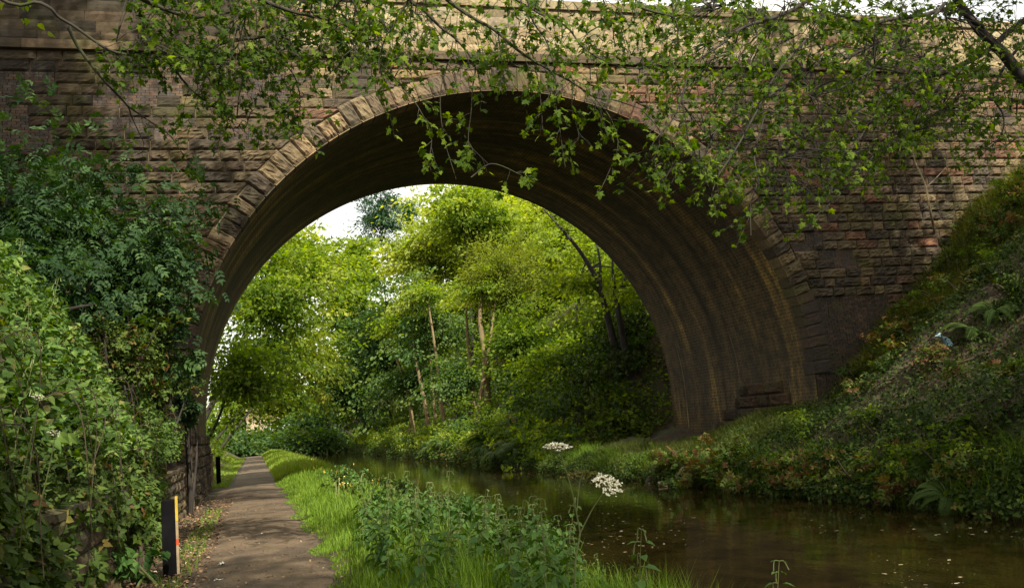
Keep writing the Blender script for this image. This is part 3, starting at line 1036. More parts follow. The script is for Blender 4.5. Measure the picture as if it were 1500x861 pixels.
# --- right-hand sycamore
TR = np.array([19.0, 12.5, float(ground(19.0, 12.5))])
syc_r = empty('sycamore_tree', TR, 'sycamore on the steep bank whose dark crooked limbs spread leafy boughs across the wall', 'tree')
B = Bough()
trk = smooth_poly([TR - np.array([0, 0, .4]), TR + np.array([-.4, .2, 2.6]), TR + np.array([-.3, .4, 6.5]), TR + np.array([.4, .3, 12.0]), TR + np.array([.2, .8, 17])], 8)
tube(B.w, trk, np.linspace(.42, .10, len(trk)), 10)
limb0 = smooth_poly([trk[7], *pl([(1620, 300), (1520, 150), (1475, 85), (1440, 50), (1395, -10), (1330, -120)], 12.8, 12.0)], 6)
tube(B.w, limb0, np.linspace(.15, .05, len(limb0)), 8)
limb1 = smooth_poly([trk[10], *pl([(1640, 20), (1560, -20), (1500, -10), (1450, -60), (1380, -160)], 13.0, 11.0)], 6)
tube(B.w, limb1, np.linspace(.16, .05, len(limb1)), 8)
r1 = B.branch(np.concatenate([[trk[9]], pl([(1590, -10), (1500, 31), (1448, 73), (1396, 101), (1344, 118), (1295, 139), (1239, 171), (1170, 205), (1131, 251)], 13.0, 11.5)]), .075, .010, 30, start=.4)
B.branch(pl([(1440, 40), (1396, 14), (1351, 23), (1309, 28), (1274, 35), (1239, 26), (1204, 14), (1150, -10)], 12.2, 11.5), .045, .010, 26)
B.branch(np.concatenate([[trk[8]], pl([(1560, 180), (1500, 150), (1448, 146), (1413, 153), (1375, 164), (1351, 178), (1323, 195), (1290, 230)], 13.5, 12.5)]), .05, .008, 22, start=.45)
B.branch(pl([(1413, 100), (1408, 125), (1413, 143), (1406, 156), (1410, 188), (1419, 212)], 12.6), .018, .006, 5)
B.branch(pl([(1384, 5), (1358, 35), (1316, 63), (1274, 104), (1232, 129), (1190, 142), (1120, 170)], 12.0, 11.0), .03, .007, 24)
B.branch(pl([(1344, 112), (1310, 140), (1274, 181), (1246, 223), (1204, 275)], 12.1, 11.6), .024, .006, 16)
B.branch(pl([(1290, 60), (1230, 90), (1184, 100), (1145, 129), (1100, 157), (1060, 185), (1030, 205)], 11.7, 10.5), .026, .007, 24)
B.branch(pl([(1396, 101), (1360, 150), (1330, 185), (1275, 215), (1220, 240), (1165, 285)], 12.4, 11.8), .03, .006, 20)
B.branch(pl([(1500, 60), (1470, 100), (1455, 140), (1470, 170), (1465, 200), (1440, 225)], 12.8, 12.4), .03, .006, 14)
B.branch(pl([(1540, 230), (1500, 200), (1470, 215), (1430, 220), (1400, 235)], 13.5, 12.8), .025, .006, 8)
B.branch(pl([(1300, -60), (1220, -20), (1150, 20), (1090, 40), (1050, 70), (1010, 95)], 11.4, 10.2), .04, .008, 26)
B.branch(pl([(1180, 60), (1140, 105), (1110, 160), (1080, 215), (1050, 262), (1040, 300)], 10.8, 10.2), .02, .005, 12)
B.branch(pl([(1120, 170), (1105, 225), (1110, 262), (1100, 300), (1100, 345)], 10.9, 10.5), .014, .004, 7, start=.4)
B.branch(pl([(1345, 150), (1310, 190), (1270, 240), (1225, 290), (1190, 320)], 12.0, 11.6), .018, .005, 10)
B.branch(pl([(1010, 95), (1000, 140), (985, 175), (960, 205), (950, 225)], 10.2), .012, .004, 8)
B.branch(pl([(1050, 190), (1030, 225), (1000, 240), (965, 240)], 10.5), .012, .004, 10)
# leafy twigs through the bough
poly = [(985, -20), (1500, -20), (1500, 215), (1400, 200), (1330, 215), (1250, 250), (1160, 290), (1060, 270), (1000, 220), (960, 120)]
wood = np.concatenate([v for v in B.w.V])
cnt = 0
while cnt < 740:
    x, y = rng.uniform(940, 1520), rng.uniform(-30, 330)
    if not in_poly(x, y, poly): continue
    if y > 130 and rng.random() < .35: continue
    Y = rng.uniform(10.2, 13.4)
    p = U(x, y, Y)
    dd = np.linalg.norm(wood - p, axis=1)
    k = int(np.argmin(dd))
    if dd[k] > 1.3: continue
    q = wood[k]
    d = unit(p - q)
    lp = smooth_poly([q, (p + q) / 2 + np.array([0, 0, .08]), p], 4)
    tube(B.w, lp, np.linspace(.009, .004, len(lp)), 4)
    B.twig(p, d + np.array([-.4, 0, -.15]) + rng.normal(size=3) * .4, rng.uniform(.3, .7), .004, .084, 11, .4, .52)
    cnt += 1
B.leaves('leaves', M['sycamore'], syc_r)
cg = Geo()
crown(cg, (22.0, 11.5, 20.0), (7.5, 6.0, 8.5), 600, 60, .21, OVA, (1.1, 1.1, .35), (.45, .2))  # unseen upper crown, placed to shade the right wall and bank
crown(cg, (13.0, 10.0, 11.8), (5.0, 4.0, 2.2), 90, 55, .16, OVA, (.9, .9, .3), (.45, .2))
cg.build('crown', M['sycamore'], syc_r)
B.w.build('trunk', M['bark'], syc_r, smooth=True)

# --- left-hand tree: long limb over the path, sprays hanging across the arch
TL = np.array([-6.5, 9.0, float(ground(-6.5, 9.0))])
syc_l = empty('sycamore_tree', TL, 'sycamore of the bramble bank trailing fine hanging sprays of lobed leaves before the arch', 'tree')
B = Bough()
trk = smooth_poly([TL - np.array([0, 0, .5]), TL + np.array([.2, .3, 3.0]), TL + np.array([.1, .5, 8.0]), TL + np.array([-.3, .4, 14.0]), TL + np.array([0, 1, 20])], 8)
tube(B.w, trk, np.linspace(.42, .10, len(trk)), 10)
over = smooth_poly([trk[9], (-3.5, 9.6, 9.2), (0.0, 10.2, 9.3), (3.5, 10.5, 8.6), (7.0, 10.6, 8.2), (9.5, 10.6, 8.0)], 8)
tube(B.w, over, np.linspace(.17, .035, len(over)), 8)


def hang(pts, Y0, Y1, r0, r1, n, **kw):
    P = pl(pts, Y0, Y1)
    k = int(np.argmin(np.linalg.norm(over - (P[0] + np.array([-1.2, 0, .5])), axis=1)))
    s = over[k]
    P = np.concatenate([[s, (s + P[0]) / 2 + np.array([0, 0, .25])], P])
    return B.branch(P, r0, r1, n, start=.3, **kw)


hang([(597, -30), (600, 0), (620, 15), (645, 40), (670, 60), (695, 95), (692, 130)], 10.4, 10.6, .03, .008, 14, leaf=.085)
hang([(610, -30), (597, 2), (580, 30), (565, 55), (555, 95), (570, 130)], 10.4, 10.8, .026, .006, 13, leaf=.085)
hang([(625, -30), (655, 0), (690, 25), (725, 45), (760, 75), (800, 100), (840, 122), (870, 142), (900, 147), (940, 160)], 10.2, 10.0, .03, .006, 22, leaf=.085)
hang([(760, -30), (780, 30), (800, 60), (812, 100), (815, 140)], 10.0, 10.2, .018, .005, 12, leaf=.085)
hang([(900, -30), (921, 0), (940, 12), (967, 20), (985, 25), (991, 37), (993, 50), (989, 62)], 10.0, 10.2, .026, .006, 12, leaf=.085)
hang([(600, -20), (601, 20), (602, 55), (600, 90), (604, 120)], 10.6, 10.6, .008, .004, 5, leaf=.085)
hang([(700, -40), (740, -10), (790, 20), (830, 40), (860, 75), (920, 100), (985, 90)], 10.3, 10.0, .022, .005, 18, leaf=.085)
hang([(850, -40), (880, -10), (885, 30), (860, 50), (845, 75)], 10.0, 10.0, .018, .005, 12, leaf=.085)
hang([(500, -30), (520, 10), (530, 50), (505, 85), (480, 110)], 11.0, 11.2, .022, .005, 16, leaf=.085)
hang([(560, -40), (555, 10), (535, 40), (500, 60), (460, 75)], 11.0, 11.3, .022, .005, 16, leaf=.085)
# tails
for pts, n in [([(565, 100), (600, 140), (617, 165), (632, 200), (627, 248)], 7), ([(692, 130), (690, 165), (686, 200), (690, 215), (715, 240)], 8), ([(655, 95), (645, 140), (650, 200), (668, 262)], 4),
               ([(812, 100), (812, 140), (820, 190), (828, 245)], 11), ([(870, 142), (895, 175), (905, 215), (885, 268)], 9), ([(840, 122), (838, 160), (848, 200), (835, 215)], 7), ([(780, 80), (790, 130), (795, 185)], 6), ([(940, 160), (965, 190), (985, 235), (975, 262)], 9),
               ([(985, 90), (1000, 150), (1010, 210), (1030, 255), (1045, 290)], 9), ([(730, 50), (735, 95), (742, 140)], 5), ([(690, 260), (720, 240), (760, 255), (765, 260)], 4)]:
    B.branch(pl(pts, 10.2), .008, .003, n, leaf=.088, L=(.12, .35), start=.25, tone=.68, dens=12, droop=.6)
# left boughs
lim = np.concatenate([[trk[12]], pl([(-60, -40), (60, 5), (85, 25), (110, 40), (153, 70), (179, 79), (205, 82), (243, 84), (281, 84), (340, 88), (400, 78), (450, 60), (500, 50)], 11.5, 13.0)])
B.branch(lim, .022, .010, 60, leaf=.09, start=.35, tone=.38)
B.branch(pl([(240, 85), (256, 102), (268, 118), (290, 140), (325, 165), (350, 190)], 12.2, 13), .02, .005, 10, leaf=.09, tone=.4)
B.branch(pl([(100, 40), (115, 70), (143, 107), (166, 133), (187, 156), (194, 174), (212, 212)], 12, 13), .025, .005, 9, leaf=.09, tone=.3)
B.branch(pl([(187, 156), (215, 175), (250, 200), (270, 230)], 12.6, 13), .012, .004, 7, leaf=.09, tone=.3)
B.branch(pl([(281, 84), (330, 62), (380, 55), (415, 47), (440, 20), (480, 17), (510, -10)], 12.6, 12), .03, .010, 22, leaf=.09, tone=.5)
B.branch(pl([(350, 64), (320, 110), (330, 160), (345, 200)], 12.6, 13), .012, .004, 10, leaf=.09, tone=.45)
B.branch(pl([(400, 78), (430, 110), (440, 150), (430, 185)], 12.8, 13), .012, .004, 10, leaf=.09, tone=.5)
B.branch(np.concatenate([[trk[13]], pl([(60, -80), (160, -30), (220, 5), (280, 25), (330, 20), (400, 5)], 11, 12.5)]), .05, .008, 26, leaf=.09, start=.4, tone=.4)
B.branch(np.concatenate([[trk[14]], pl([(120, -120), (250, -60), (340, -20), (420, 15), (500, 35), (560, 70)], 10.5, 11.5)]), .05, .008, 28, leaf=.10, start=.4, tone=.55)
poly1 = [(170, -30), (560, -30), (570, 70), (440, 90), (300, 110), (200, 60)]
poly2 = [(480, -20), (1010, -20), (1010, 75), (860, 115), (600, 110), (500, 90)]
poly3 = [(230, 90), (440, 100), (430, 190), (340, 190), (270, 150)]
wood = np.concatenate([v for v in B.w.V])
for poly, lim_n, tn, Yr in ((poly1, 300, .42, (11.2, 13)), (poly2, 150, .6, (9.8, 10.8)), (poly3, 45, .42, (12, 13.2))):
    cnt = tries = 0
    while cnt < lim_n and tries < 5000:
        tries += 1
        x, y = rng.uniform(100, 1000), rng.uniform(-30, 260)
        if not in_poly(x, y, poly): continue
        p = U(x, y, rng.uniform(*Yr))
        dd = np.linalg.norm(wood - p, axis=1)
        k = int(np.argmin(dd))
        if dd[k] > 1.2: continue
        q = wood[k]
        lp = smooth_poly([q, (p + q) / 2 + np.array([0, 0, .06]), p], 4)
        tube(B.w, lp, np.linspace(.008, .004, len(lp)), 4)
        B.twig(p, unit(p - q) + np.array([.3, 0, -.2]) + rng.normal(size=3) * .4, rng.uniform(.25, .6), .004, .084, 10, .4, tn)
        cnt += 1
B.leaves('leaves', M['sycamore'], syc_l)
cg = Geo()
crown(cg, (-3.9, 10.0, 25.0), (5.8, 6.0, 7.6), 480, 60, .21, OVA, (1.1, 1.1, .35), (.45, .2))  # unseen upper crown, placed to shade the upper-left wall
crown(cg, (-6.5, 8.0, 13.0), (4.0, 3.5, 3.0), 110, 55, .17, OVA, (.9, .9, .3), (.45, .2))
crown(cg, (-5.2, 15.5, 13.6), (4.0, 5.0, 3.0), 170, 55, .15, OVA, (.9, .9, .3), (.3, .2))
crown(cg, (2.6, 10.0, 20.6), (3.4, 4.0, 3.0), 110, 60, .19, OVA, (1.0, 1.0, .35), (.45, .2))  # unseen lobe added to shade the lower wall left of the arch
lb = smooth_poly([trk[24], (-2.5, 9.6, 19.5), (2.6, 10.0, 20.6)], 5)
tube(B.w, lb, np.linspace(.14, .04, len(lb)), 6)
cg.build('crown', M['sycamore'], syc_l)
B.w.build('trunk', M['mossy_bark'], syc_l, smooth=True)

# --- trees added out of view to shade the near path, nettles and right bank
for (x, y, zc, r) in ((4.5, -9.0, 15.5, (6.5, 5.5, 6.5)), (15.5, -3.0, 16, (6, 6, 6)), (22.5, 2.5, 21, (6.5, 6, 7.5))):
    gz = float(ground(x, y))
    tree('unseen_shade_tree', (x, y, max(gz, -.4)), (x, y, zc), r,
         {4.5: 'unseen broad tree added on the near verge to shade the nettles', 15.5: 'unseen broad tree added at the near end of the far bank for shade', 22.5: 'unseen broad tree added high on the embankment to shade the slope'}[x], M['sycamore'], 'bark', .35, 230, 45, .22, OVA, (1.2, 1.2, .4), limbs=9)

# ------------------------------------------------------------------ trees seen through and beyond the arch
def rtree(name, cpx, cpy, rpx, rpy, Y, label, mat, bx=None, by=None, depth=None, **kw):
    c = U(cpx, cpy, Y)
    s = Y / F * 1.16
    kw.setdefault('power', .55)
    rx, rz = rpx * s, rpy * s
    bx = c[0] if bx is None else bx
    by = Y if by is None else by
    if 2.2 < bx < 12.6: bx = 12.7 + rng.random()
    base = (bx, by, max(float(ground(bx, by)), -.45))
    return tree(name, base, c, (rx, depth or (rx + rz) / 2, rz), label, mat, **kw)


rtree('path_side_tree', 405, 440, 90, 135, 54, 'leafy tree leaning over the towpath just past the arch, yellow green', M['mid_green'], bx=-4.0, tone=(.42, .25), nclump=210, per=70, size=.24, limbs=16, trunk_r=.25, depth=4.5)
rtree('path_side_tree', 352, 545, 52, 80, 44, 'small shady tree against the far end of the abutment', M['mid_green'], bx=-2.8, tone=(.35, .2), nclump=90, per=70, size=.2, limbs=14, trunk_r=.12, depth=2.5)
rtree('path_side_tree', 440, 385, 58, 80, 66, 'sunlit upper crown rising against the pale sky by the towpath', M['yellow_green'], bx=-4.5, tone=(.45, .25), nclump=150, per=70, size=.28, limbs=12, depth=4)
rtree('path_side_tree', 330, 360, 70, 130, 62, 'tall tree hidden behind the shady abutment side of the arch', M['mid_green'], bx=-9, tone=(.5, .25), nclump=110, per=60, size=.28)
rtree('path_side_tree', 440, 520, 62, 70, 84, 'drooping olive tree low over the distant towpath', M['olive'], bx=-3.5, tone=(.4, .25), nclump=110, per=70, size=.3, droop=.7, depth=5)
rtree('pine_tree', 556, 318, 30, 50, 120, 'dark bluish pine standing tallest against the sky', M['pine'], tone=(.5, .25), nclump=70, per=110, size=.42, tmpl=NAR, clump=(1.5, 1.5, .5), power=.6, bark='pale_bark')
rtree('pine_tree', 596, 312, 22, 36, 122, 'thin brownish pine with a bare reddish top', M['pine'], tone=(.7, .25), nclump=40, per=80, size=.4, tmpl=NAR, clump=(1.2, 1.2, .5), power=.6, bark='pale_bark')
rtree('broadleaf_tree', 520, 385, 42, 52, 118, 'hazy green tree under the dark pine', M['mid_green'], tone=(.5, .2), nclump=120, per=60, size=.45, clump=(1.6, 1.6, .6))
rtree('broadleaf_tree', 618, 375, 72, 85, 88, 'tall yellow green tree between the pine and the willow', M['yellow_green'], tone=(.5, .25), nclump=200, per=75, size=.34, clump=(1.5, 1.5, .5), depth=5)
rtree('broadleaf_tree', 706, 312, 88, 68, 84, 'brightest yellow tree touching the crown of the arch', M['yellow_green'], tone=(.65, .25), nclump=190, per=75, size=.33, clump=(1.5, 1.5, .5), bark='pale_bark', depth=5)
rtree('willow_tree', 735, 408, 62, 58, 62, 'round olive willow on two pale upright trunks', M['olive'], bx=14.2, by=60, bark='pale_bark', tone=(.45, .22), nclump=170, per=120, size=.23, tmpl=NAR, clump=(.8, .8, .7), limbs=10, trunk_r=.20, up=.4, power=.4, droop=.1)
rtree('broadleaf_tree', 835, 340, 78, 75, 66, 'bright green tree behind the forked dark trunks', M['mid_green'], tone=(.85, .2), nclump=190, per=70, size=.27, depth=5)
rtree('broadleaf_tree', 560, 505, 68, 88, 98, 'large dark green tree hanging over the water at the bend', M['blue_green'], bx=14, tone=(.28, .22), nclump=190, per=75, size=.36, clump=(1.7, 1.7, .4), droop=.6, depth=5)
rtree('broadleaf_tree', 505, 560, 55, 62, 112, 'blue green tree drooping to the distant water', M['blue_green'], bx=12.5, tone=(.3, .22), nclump=140, per=70, size=.4, clump=(1.7, 1.7, .4), droop=.6)
rtree('broadleaf_tree', 452, 618, 38, 30, 128, 'lowest dark tree where the canal disappears', M['blue_green'], bx=12.5, tone=(.4, .22), nclump=90, per=60, size=.4, clump=(1.5, 1.5, .4))
rtree('broadleaf_tree', 628, 470, 60, 62, 76, 'grey green tree on slim leaning trunks above the bank', M['blue_green'], bx=14.5, bark='pale_bark', tone=(.62, .22), nclump=130, per=70, size=.28, clump=(1.3, 1.3, .3), trunk_r=.13)
rtree('broadleaf_tree', 600, 560, 46, 44, 80, 'low spreading tree above the water with layered pale leaves', M['blue_green'], bx=12.8, bark='pale_bark', tone=(.55, .22), nclump=90, per=60, size=.28, clump=(1.3, 1.3, .25), trunk_r=.12)
rtree('broadleaf_tree', 668, 555, 50, 42, 64, 'small layered tree below the pale willow trunks', M['blue_green'], bx=13.4, tone=(.6, .22), nclump=80, per=60, size=.22, clump=(1.1, 1.1, .22), trunk_r=.1)
rtree('broadleaf_tree', 765, 500, 62, 52, 58, 'dark bushy tree close under the willow crown', M['mid_green'], bx=17, tone=(.35, .22), nclump=130, per=70, size=.23)
rtree('forked_tree', 872, 385, 70, 80, 50, 'bright leafed tree with a dark forked trunk beside the vault', M['mid_green'], bx=20.0, by=50, tone=(.7, .22), nclump=110, per=60, size=.22, trunk_r=.19, limbs=12, depth=3.5)
rtree('forked_tree', 915, 420, 50, 80, 47, 'dark trunked tree nearly hidden behind the edge of the vault', M['mid_green'], bx=21.0, by=47, tone=(.5, .22), nclump=110, per=60, size=.22, trunk_r=.17, limbs=10, depth=3)
rtree('broadleaf_tree', 828, 540, 72, 58, 48, 'shrubby tree with layered bright leaves on the bank past the bridge', M['mid_green'], bx=16.2, tone=(.5, .25), nclump=150, per=70, size=.2, clump=(1.0, 1.0, .25), trunk_r=.1, depth=2.5)
rtree('broadleaf_tree', 915, 520, 48, 72, 44, 'dark ivy covered tree crowding the back of the vault', M['ivy'], bx=17.0, tone=(.4, .25), nclump=130, per=70, size=.2, trunk_r=.12, depth=2.5)

# dark forked trunks against the edge of the vault
for (base_px, forks, Y, lab) in [((908, 530), [[(893, 475), (879, 425), (868, 398), (845, 362), (822, 335), (796, 306)], [(890, 465), (880, 420), (879, 385), (873, 350)]], 41.5, 'dark forked trunk leaning to the water inside the edge of the vault'),
                                 ((922, 535), [[(910, 480), (903, 440), (898, 405), (897, 370)], [(905, 450), (915, 410), (925, 395)]], 41, 'single dark trunk standing closest to the edge of the vault')]:
    b = U(*base_px, Y); b[2] = min(b[2], float(ground(b[0], Y)) - .1)
    o = empty('forked_tree', b, lab, 'tree')
    w, c = Geo(), Geo()
    for q, f in enumerate(forks):
        P = np.concatenate([[b], pl(f, Y, Y + 1.5)])
        sp = smooth_poly(P, 5)
        tube(w, sp, np.linspace(.20 - .05 * q, .04, len(sp)), 7)
        for r in range(3):
            k = rng.integers(len(sp) // 2, len(sp) - 1)
            e = sp[k] + rng.normal(size=3) * np.array([1.0, .5, .6])
            tube(w, smooth_poly([sp[k], (sp[k] + e) / 2 + np.array([0, 0, .15]), e], 4), np.linspace(.05, .012, 9), 5)
            crown(c, e, (.9, .9, .5), 7, 45, .2, RHO, (.8, .8, .25), (.7, .2))
    w.build('trunk', M['bark'], o, smooth=True)
    c.build('crown', M['mid_green'], o)

# slim bare stems leaning over the water
for k, (pts, Y, lab) in enumerate([([(606, 612), (598, 580), (588, 545), (578, 515), (572, 480)], 79, 'slim pale stem leaning most steeply out over the bank'),
                                   ([(628, 600), (618, 570), (612, 540), (606, 500), (604, 440)], 76, 'slim pale stem with a slight crook beside the steeper one'),
                                   ([(652, 620), (645, 585), (642, 545), (636, 500), (625, 430)], 72, 'slim brown stem nearest the willow trunks'),
                                   ([(690, 560), (688, 525), (684, 480), (682, 430)], 66, 'thin lit stem close beside the thick willow trunk'),
                                   ([(712, 575), (710, 520), (703, 470), (706, 420)], 61, 'thickest lit trunk standing under the willow crown')]):
    P = pl(pts, Y)
    gz = float(ground(P[0][0], Y))
    P[0][2] = min(P[0][2], gz - .1)
    o = empty('tree_stem', P[0], lab, 'tree')
    w = Geo()
    sp = smooth_poly(P, 5)
    tube(w, sp, np.linspace(.19 if k < 4 else .30, .07, len(sp)), 7)
    w.build('trunk', M['pale_bark'], o, smooth=True)
    c = Geo()
    crown(c, P[-1], (1.8, 1.8, 1.3), 22, 60, .25, RHO, (1, 1, .3), (.6, .2))
    c.build('crown', M['yellow_green' if k % 2 else 'mid_green'], o)

HT = 'tree filling the hillside wood past the bridge'
for k in range(34):
    px = rng.uniform(640, 985); Y = rng.uniform(78, 122) if px < 860 else rng.uniform(58, 100)
    py = (rng.uniform(300, 380) if k % 2 else rng.uniform(330, 520)) if px < 900 else rng.uniform(380, 520)
    rr = rng.uniform(46, 70)
    rtree('hillside_tree', px, py, rr, rr * 1.05, Y, HT, M[['mid_green', 'yellow_green', 'mid_green', 'blue_green', 'yellow_green'][k % 5]], group='trees filling the hillside wood past the bridge',
          tone=(rng.uniform(.4, .65), .24), nclump=110, per=70, size=.0042 * Y, clump=(1.4, 1.4, .45), depth=4.5)

# far wood closing the view
g = Geo()
for k in range(46):
    x = rng.uniform(10, 95); y = rng.uniform(125, 190)
    gz = float(ground(x, y))
    crown(g, (x, y, gz + rng.uniform(3, 10)), (7, 6, 6), 60, 40, .8, RHO, (2.2, 2.2, .9), (.5, .22))
for k in range(26):
    x = rng.uniform(-60, -6); y = rng.uniform(80, 190)
    crown(g, (x, y, rng.uniform(4, 9)), (6, 6, 5), 55, 40, .75, RHO, (2.2, 2.2, .9), (.5, .22))
tag(g.build('woodland', M['mid_green']), 'distant wood of mixed trees closing the valley beyond the bend', 'woodland', kind='stuff')
g = Geo()
for k in range(22):
    x = -14 + 24 * (k + rng.random()) / 22; y = rng.uniform(118, 134)
    crown(g, (x, y, rng.uniform(.8, 1.9)), (3, 3, 1.7), 45, 50, .4, RHO, (2.0, 2.0, .8), (.4, .22))
tag(g.build('hedge', M['blue_green']), 'dark hedge across the far end of the towpath', 'hedge')

rtree('broadleaf_tree', 505, 455, 45, 72, 106, 'mid green tree filling the notch below the pale sky', M['mid_green'], bx=13.5, tone=(.45, .22), nclump=150, per=70, size=.4, clump=(1.6, 1.6, .5))
rtree('path_side_tree', 402, 572, 48, 52, 96, 'green tree filling the gap above the end of the path', M['mid_green'], bx=-4.6, tone=(.4, .22), nclump=130, per=70, size=.32, droop=.6, depth=4)
rtree('broadleaf_tree', 430, 600, 60, 45, 165, 'hazy tree standing behind the distant bridge', M['mid_green'], tone=(.5, .2), nclump=90, per=60, size=.6, clump=(2, 2, .8))
rtree('broadleaf_tree', 350, 600, 55, 50, 160, 'hazy tree at the wall side of the distant bridge', M['mid_green'], tone=(.5, .2), nclump=90, per=60, size=.6, clump=(2, 2, .8))
# far bridge
fb = empty('stone_bridge', (2, 142, 0), 'small distant sandstone bridge with pale parapet above the far hedge', 'bridge')
c = U(385, 609, 142)
g = Geo()
for z0 in np.arange(-.2, .9, .35):
    x = c[0] - 2.4
    while x < c[0] + 2.4:
        L = rng.uniform(.6, 1.4)
        rock(g, [(x, c[2] + z0), (x + L, c[2] + z0), (x + L, c[2] + z0 + .35), (x, c[2] + z0 + .35)], AF, (0, 142, 0), pick(PALE, .2) * 1.3, .04, 3, 3, .02, -.3)
        x += L
g.build('parapet', M['pale_stone'], fb, color=True)
g = Geo()
n = 24
t = np.linspace(0, np.pi, n)
V, Fq = [], []
for a in t:
    x, z = c[0] + 3.2 + 3.6 * math.cos(a), c[2] - 3.4 + 2.9 * math.sin(a)
    V += [(x, 142.1, z), (x, 142.1, c[2] - .2), (x, 147, z), (x, 147, c[2] - .2)]
for k in range(n - 1):
    b = 4 * k
    Fq += [(b, b + 4, b + 5, b + 1), (b, b + 2, b + 6, b + 4), (b + 2, b + 3, b + 7, b + 6)]
V += [(c[0] - 2.4, 142.1, -1), (c[0] - .4, 142.1, -1), (c[0] - .4, 142.1, c[2] - .2), (c[0] - 2.4, 142.1, c[2] - .2)]
Fq.append((4 * n, 4 * n + 1, 4 * n + 2, 4 * n + 3))
g.add(V, np.array(Fq), col=(.36, .29, .20))
g.build('arch_wall', M['pale_stone'], fb, color=True)

# ------------------------------------------------------------------ undergrowth
def scatter_leaves(geo, P, size, tmpl, tone=(.5, .2), up=.7, outn=None, droop=.3):
    n = len(P)
    tip = rng.normal(size=(n, 3)); tip[:, 2] = tip[:, 2] * .5 - droop
    nr = rng.normal(size=(n, 3)) * .5 + np.array([0, 0, up])
    if outn is not None: nr = nr + outn; tip = tip + np.asarray(outn) * .5
    V, Fo = place(tmpl[0], tmpl[1], P, tip, nr, size * rng.uniform(.6, 1.35, n))
    tn = np.clip(tone[0] + rng.normal(size=n) * tone[1], 0, 1)
    geo.add(V, Fo, np.repeat(tn, len(tmpl[0])))


def mound(geo, P0, rad, n, size, tmpl, tone=(.5, .2), shell=.35):
    """leafy bush: leaves through a lumpy shell"""
    m = max(6, n // 26)
    C, r, d = crown_clumps(P0, rad, m, shell)
    per = n // m
    off = rng.normal(size=(m, per, 3)) * np.array([.5, .5, .28]) * min(rad) * .42
    P = (C[:, None] + off).reshape(-1, 3)
    dn = np.repeat(d, per, 0)
    tip = rng.normal(size=P.shape) * .6 + dn * .7 + np.array([0, 0, -.35])
    nr = rng.normal(size=P.shape) * .45 + np.array([0, 0, .7]) + dn * .35
    tn = np.clip(tone[0] + np.repeat(rng.normal(size=m) * tone[1] * .7, per) + rng.normal(size=len(P)) * tone[1] * .8, 0, 1)
    V, Fo = place(tmpl[0], tmpl[1], P, tip, nr, size * rng.uniform(.6, 1.3, len(P)))
    geo.add(V, Fo, np.repeat(tn, len(tmpl[0])))
    return C


def bush(name, P0, rad, n, size, tmpl, mat, label, cat='shrub', group=None, tone=(.5, .2), stems=7, bark='bark', shell=.35):
    P0 = np.asarray(P0, float)
    gz = float(ground(P0[0], P0[1]))
    o = empty(name, (P0[0], P0[1], gz), label, cat, group)
    g = Geo()
    C = mound(g, P0, rad, n, size, tmpl, tone, shell)
    g.build('foliage', mat, o)
    w = Geo()
    b = np.array([P0[0], P0[1], gz - .15])
    for q in C[rng.permutation(len(C))[:stems]]:
        sp = smooth_poly([b, (b + q) / 2 + rng.normal(size=3) * .15, q], 5)
        tube(w, sp, np.linspace(.03 + .012 * max(rad), .008, len(sp)), 5)
    w.build('stems', M[bark], o)
    return o


# dark elders on the bank before the wall
for (px, py, Y, r, n, lab) in [(60, 330, 19.5, (2.2, 2.0, 2.6), 1300, 'tall dark elder with drooping leaves reaching highest up the shaded wall'),
                               (185, 400, 21.0, (1.9, 1.7, 2.0), 1150, 'dark elder in the middle of the bank before the stone wall'),
                               (222, 462, 22.5, (1.1, 1.2, 1.6), 620, 'dark elder crowding the springing of the arch'),
                               (10, 460, 17.5, (1.8, 1.5, 1.6), 620, 'dark elder half hidden behind the pale nettles'),
                               (272, 560, 24.8, (.32, .6, 1.2), 260, 'ragged shrub hanging over the abutment stones')]:
    bush('elder_shrub', U(px, py, Y), r, int(n * 1.6), .27, PIN, M['shade_leaf'], lab, 'shrub', tone=(.5, .27), shell=.45)

bush('ivy_shrub', U(228, 545, 22.6), (.85, 1.6, 1.3), 1300, .13, TRE, M['bramble'], 'tangled ivy green shrub draping the front of the abutment', 'shrub', tone=(.5, .24), shell=.4)
bush('ivy_shrub', U(190, 520, 19.0), (1.0, 1.7, 1.3), 1300, .13, TRE, M['bramble'], 'tangled shrub with brown stalks spilling below the elders', 'shrub', tone=(.6, .24), shell=.4)
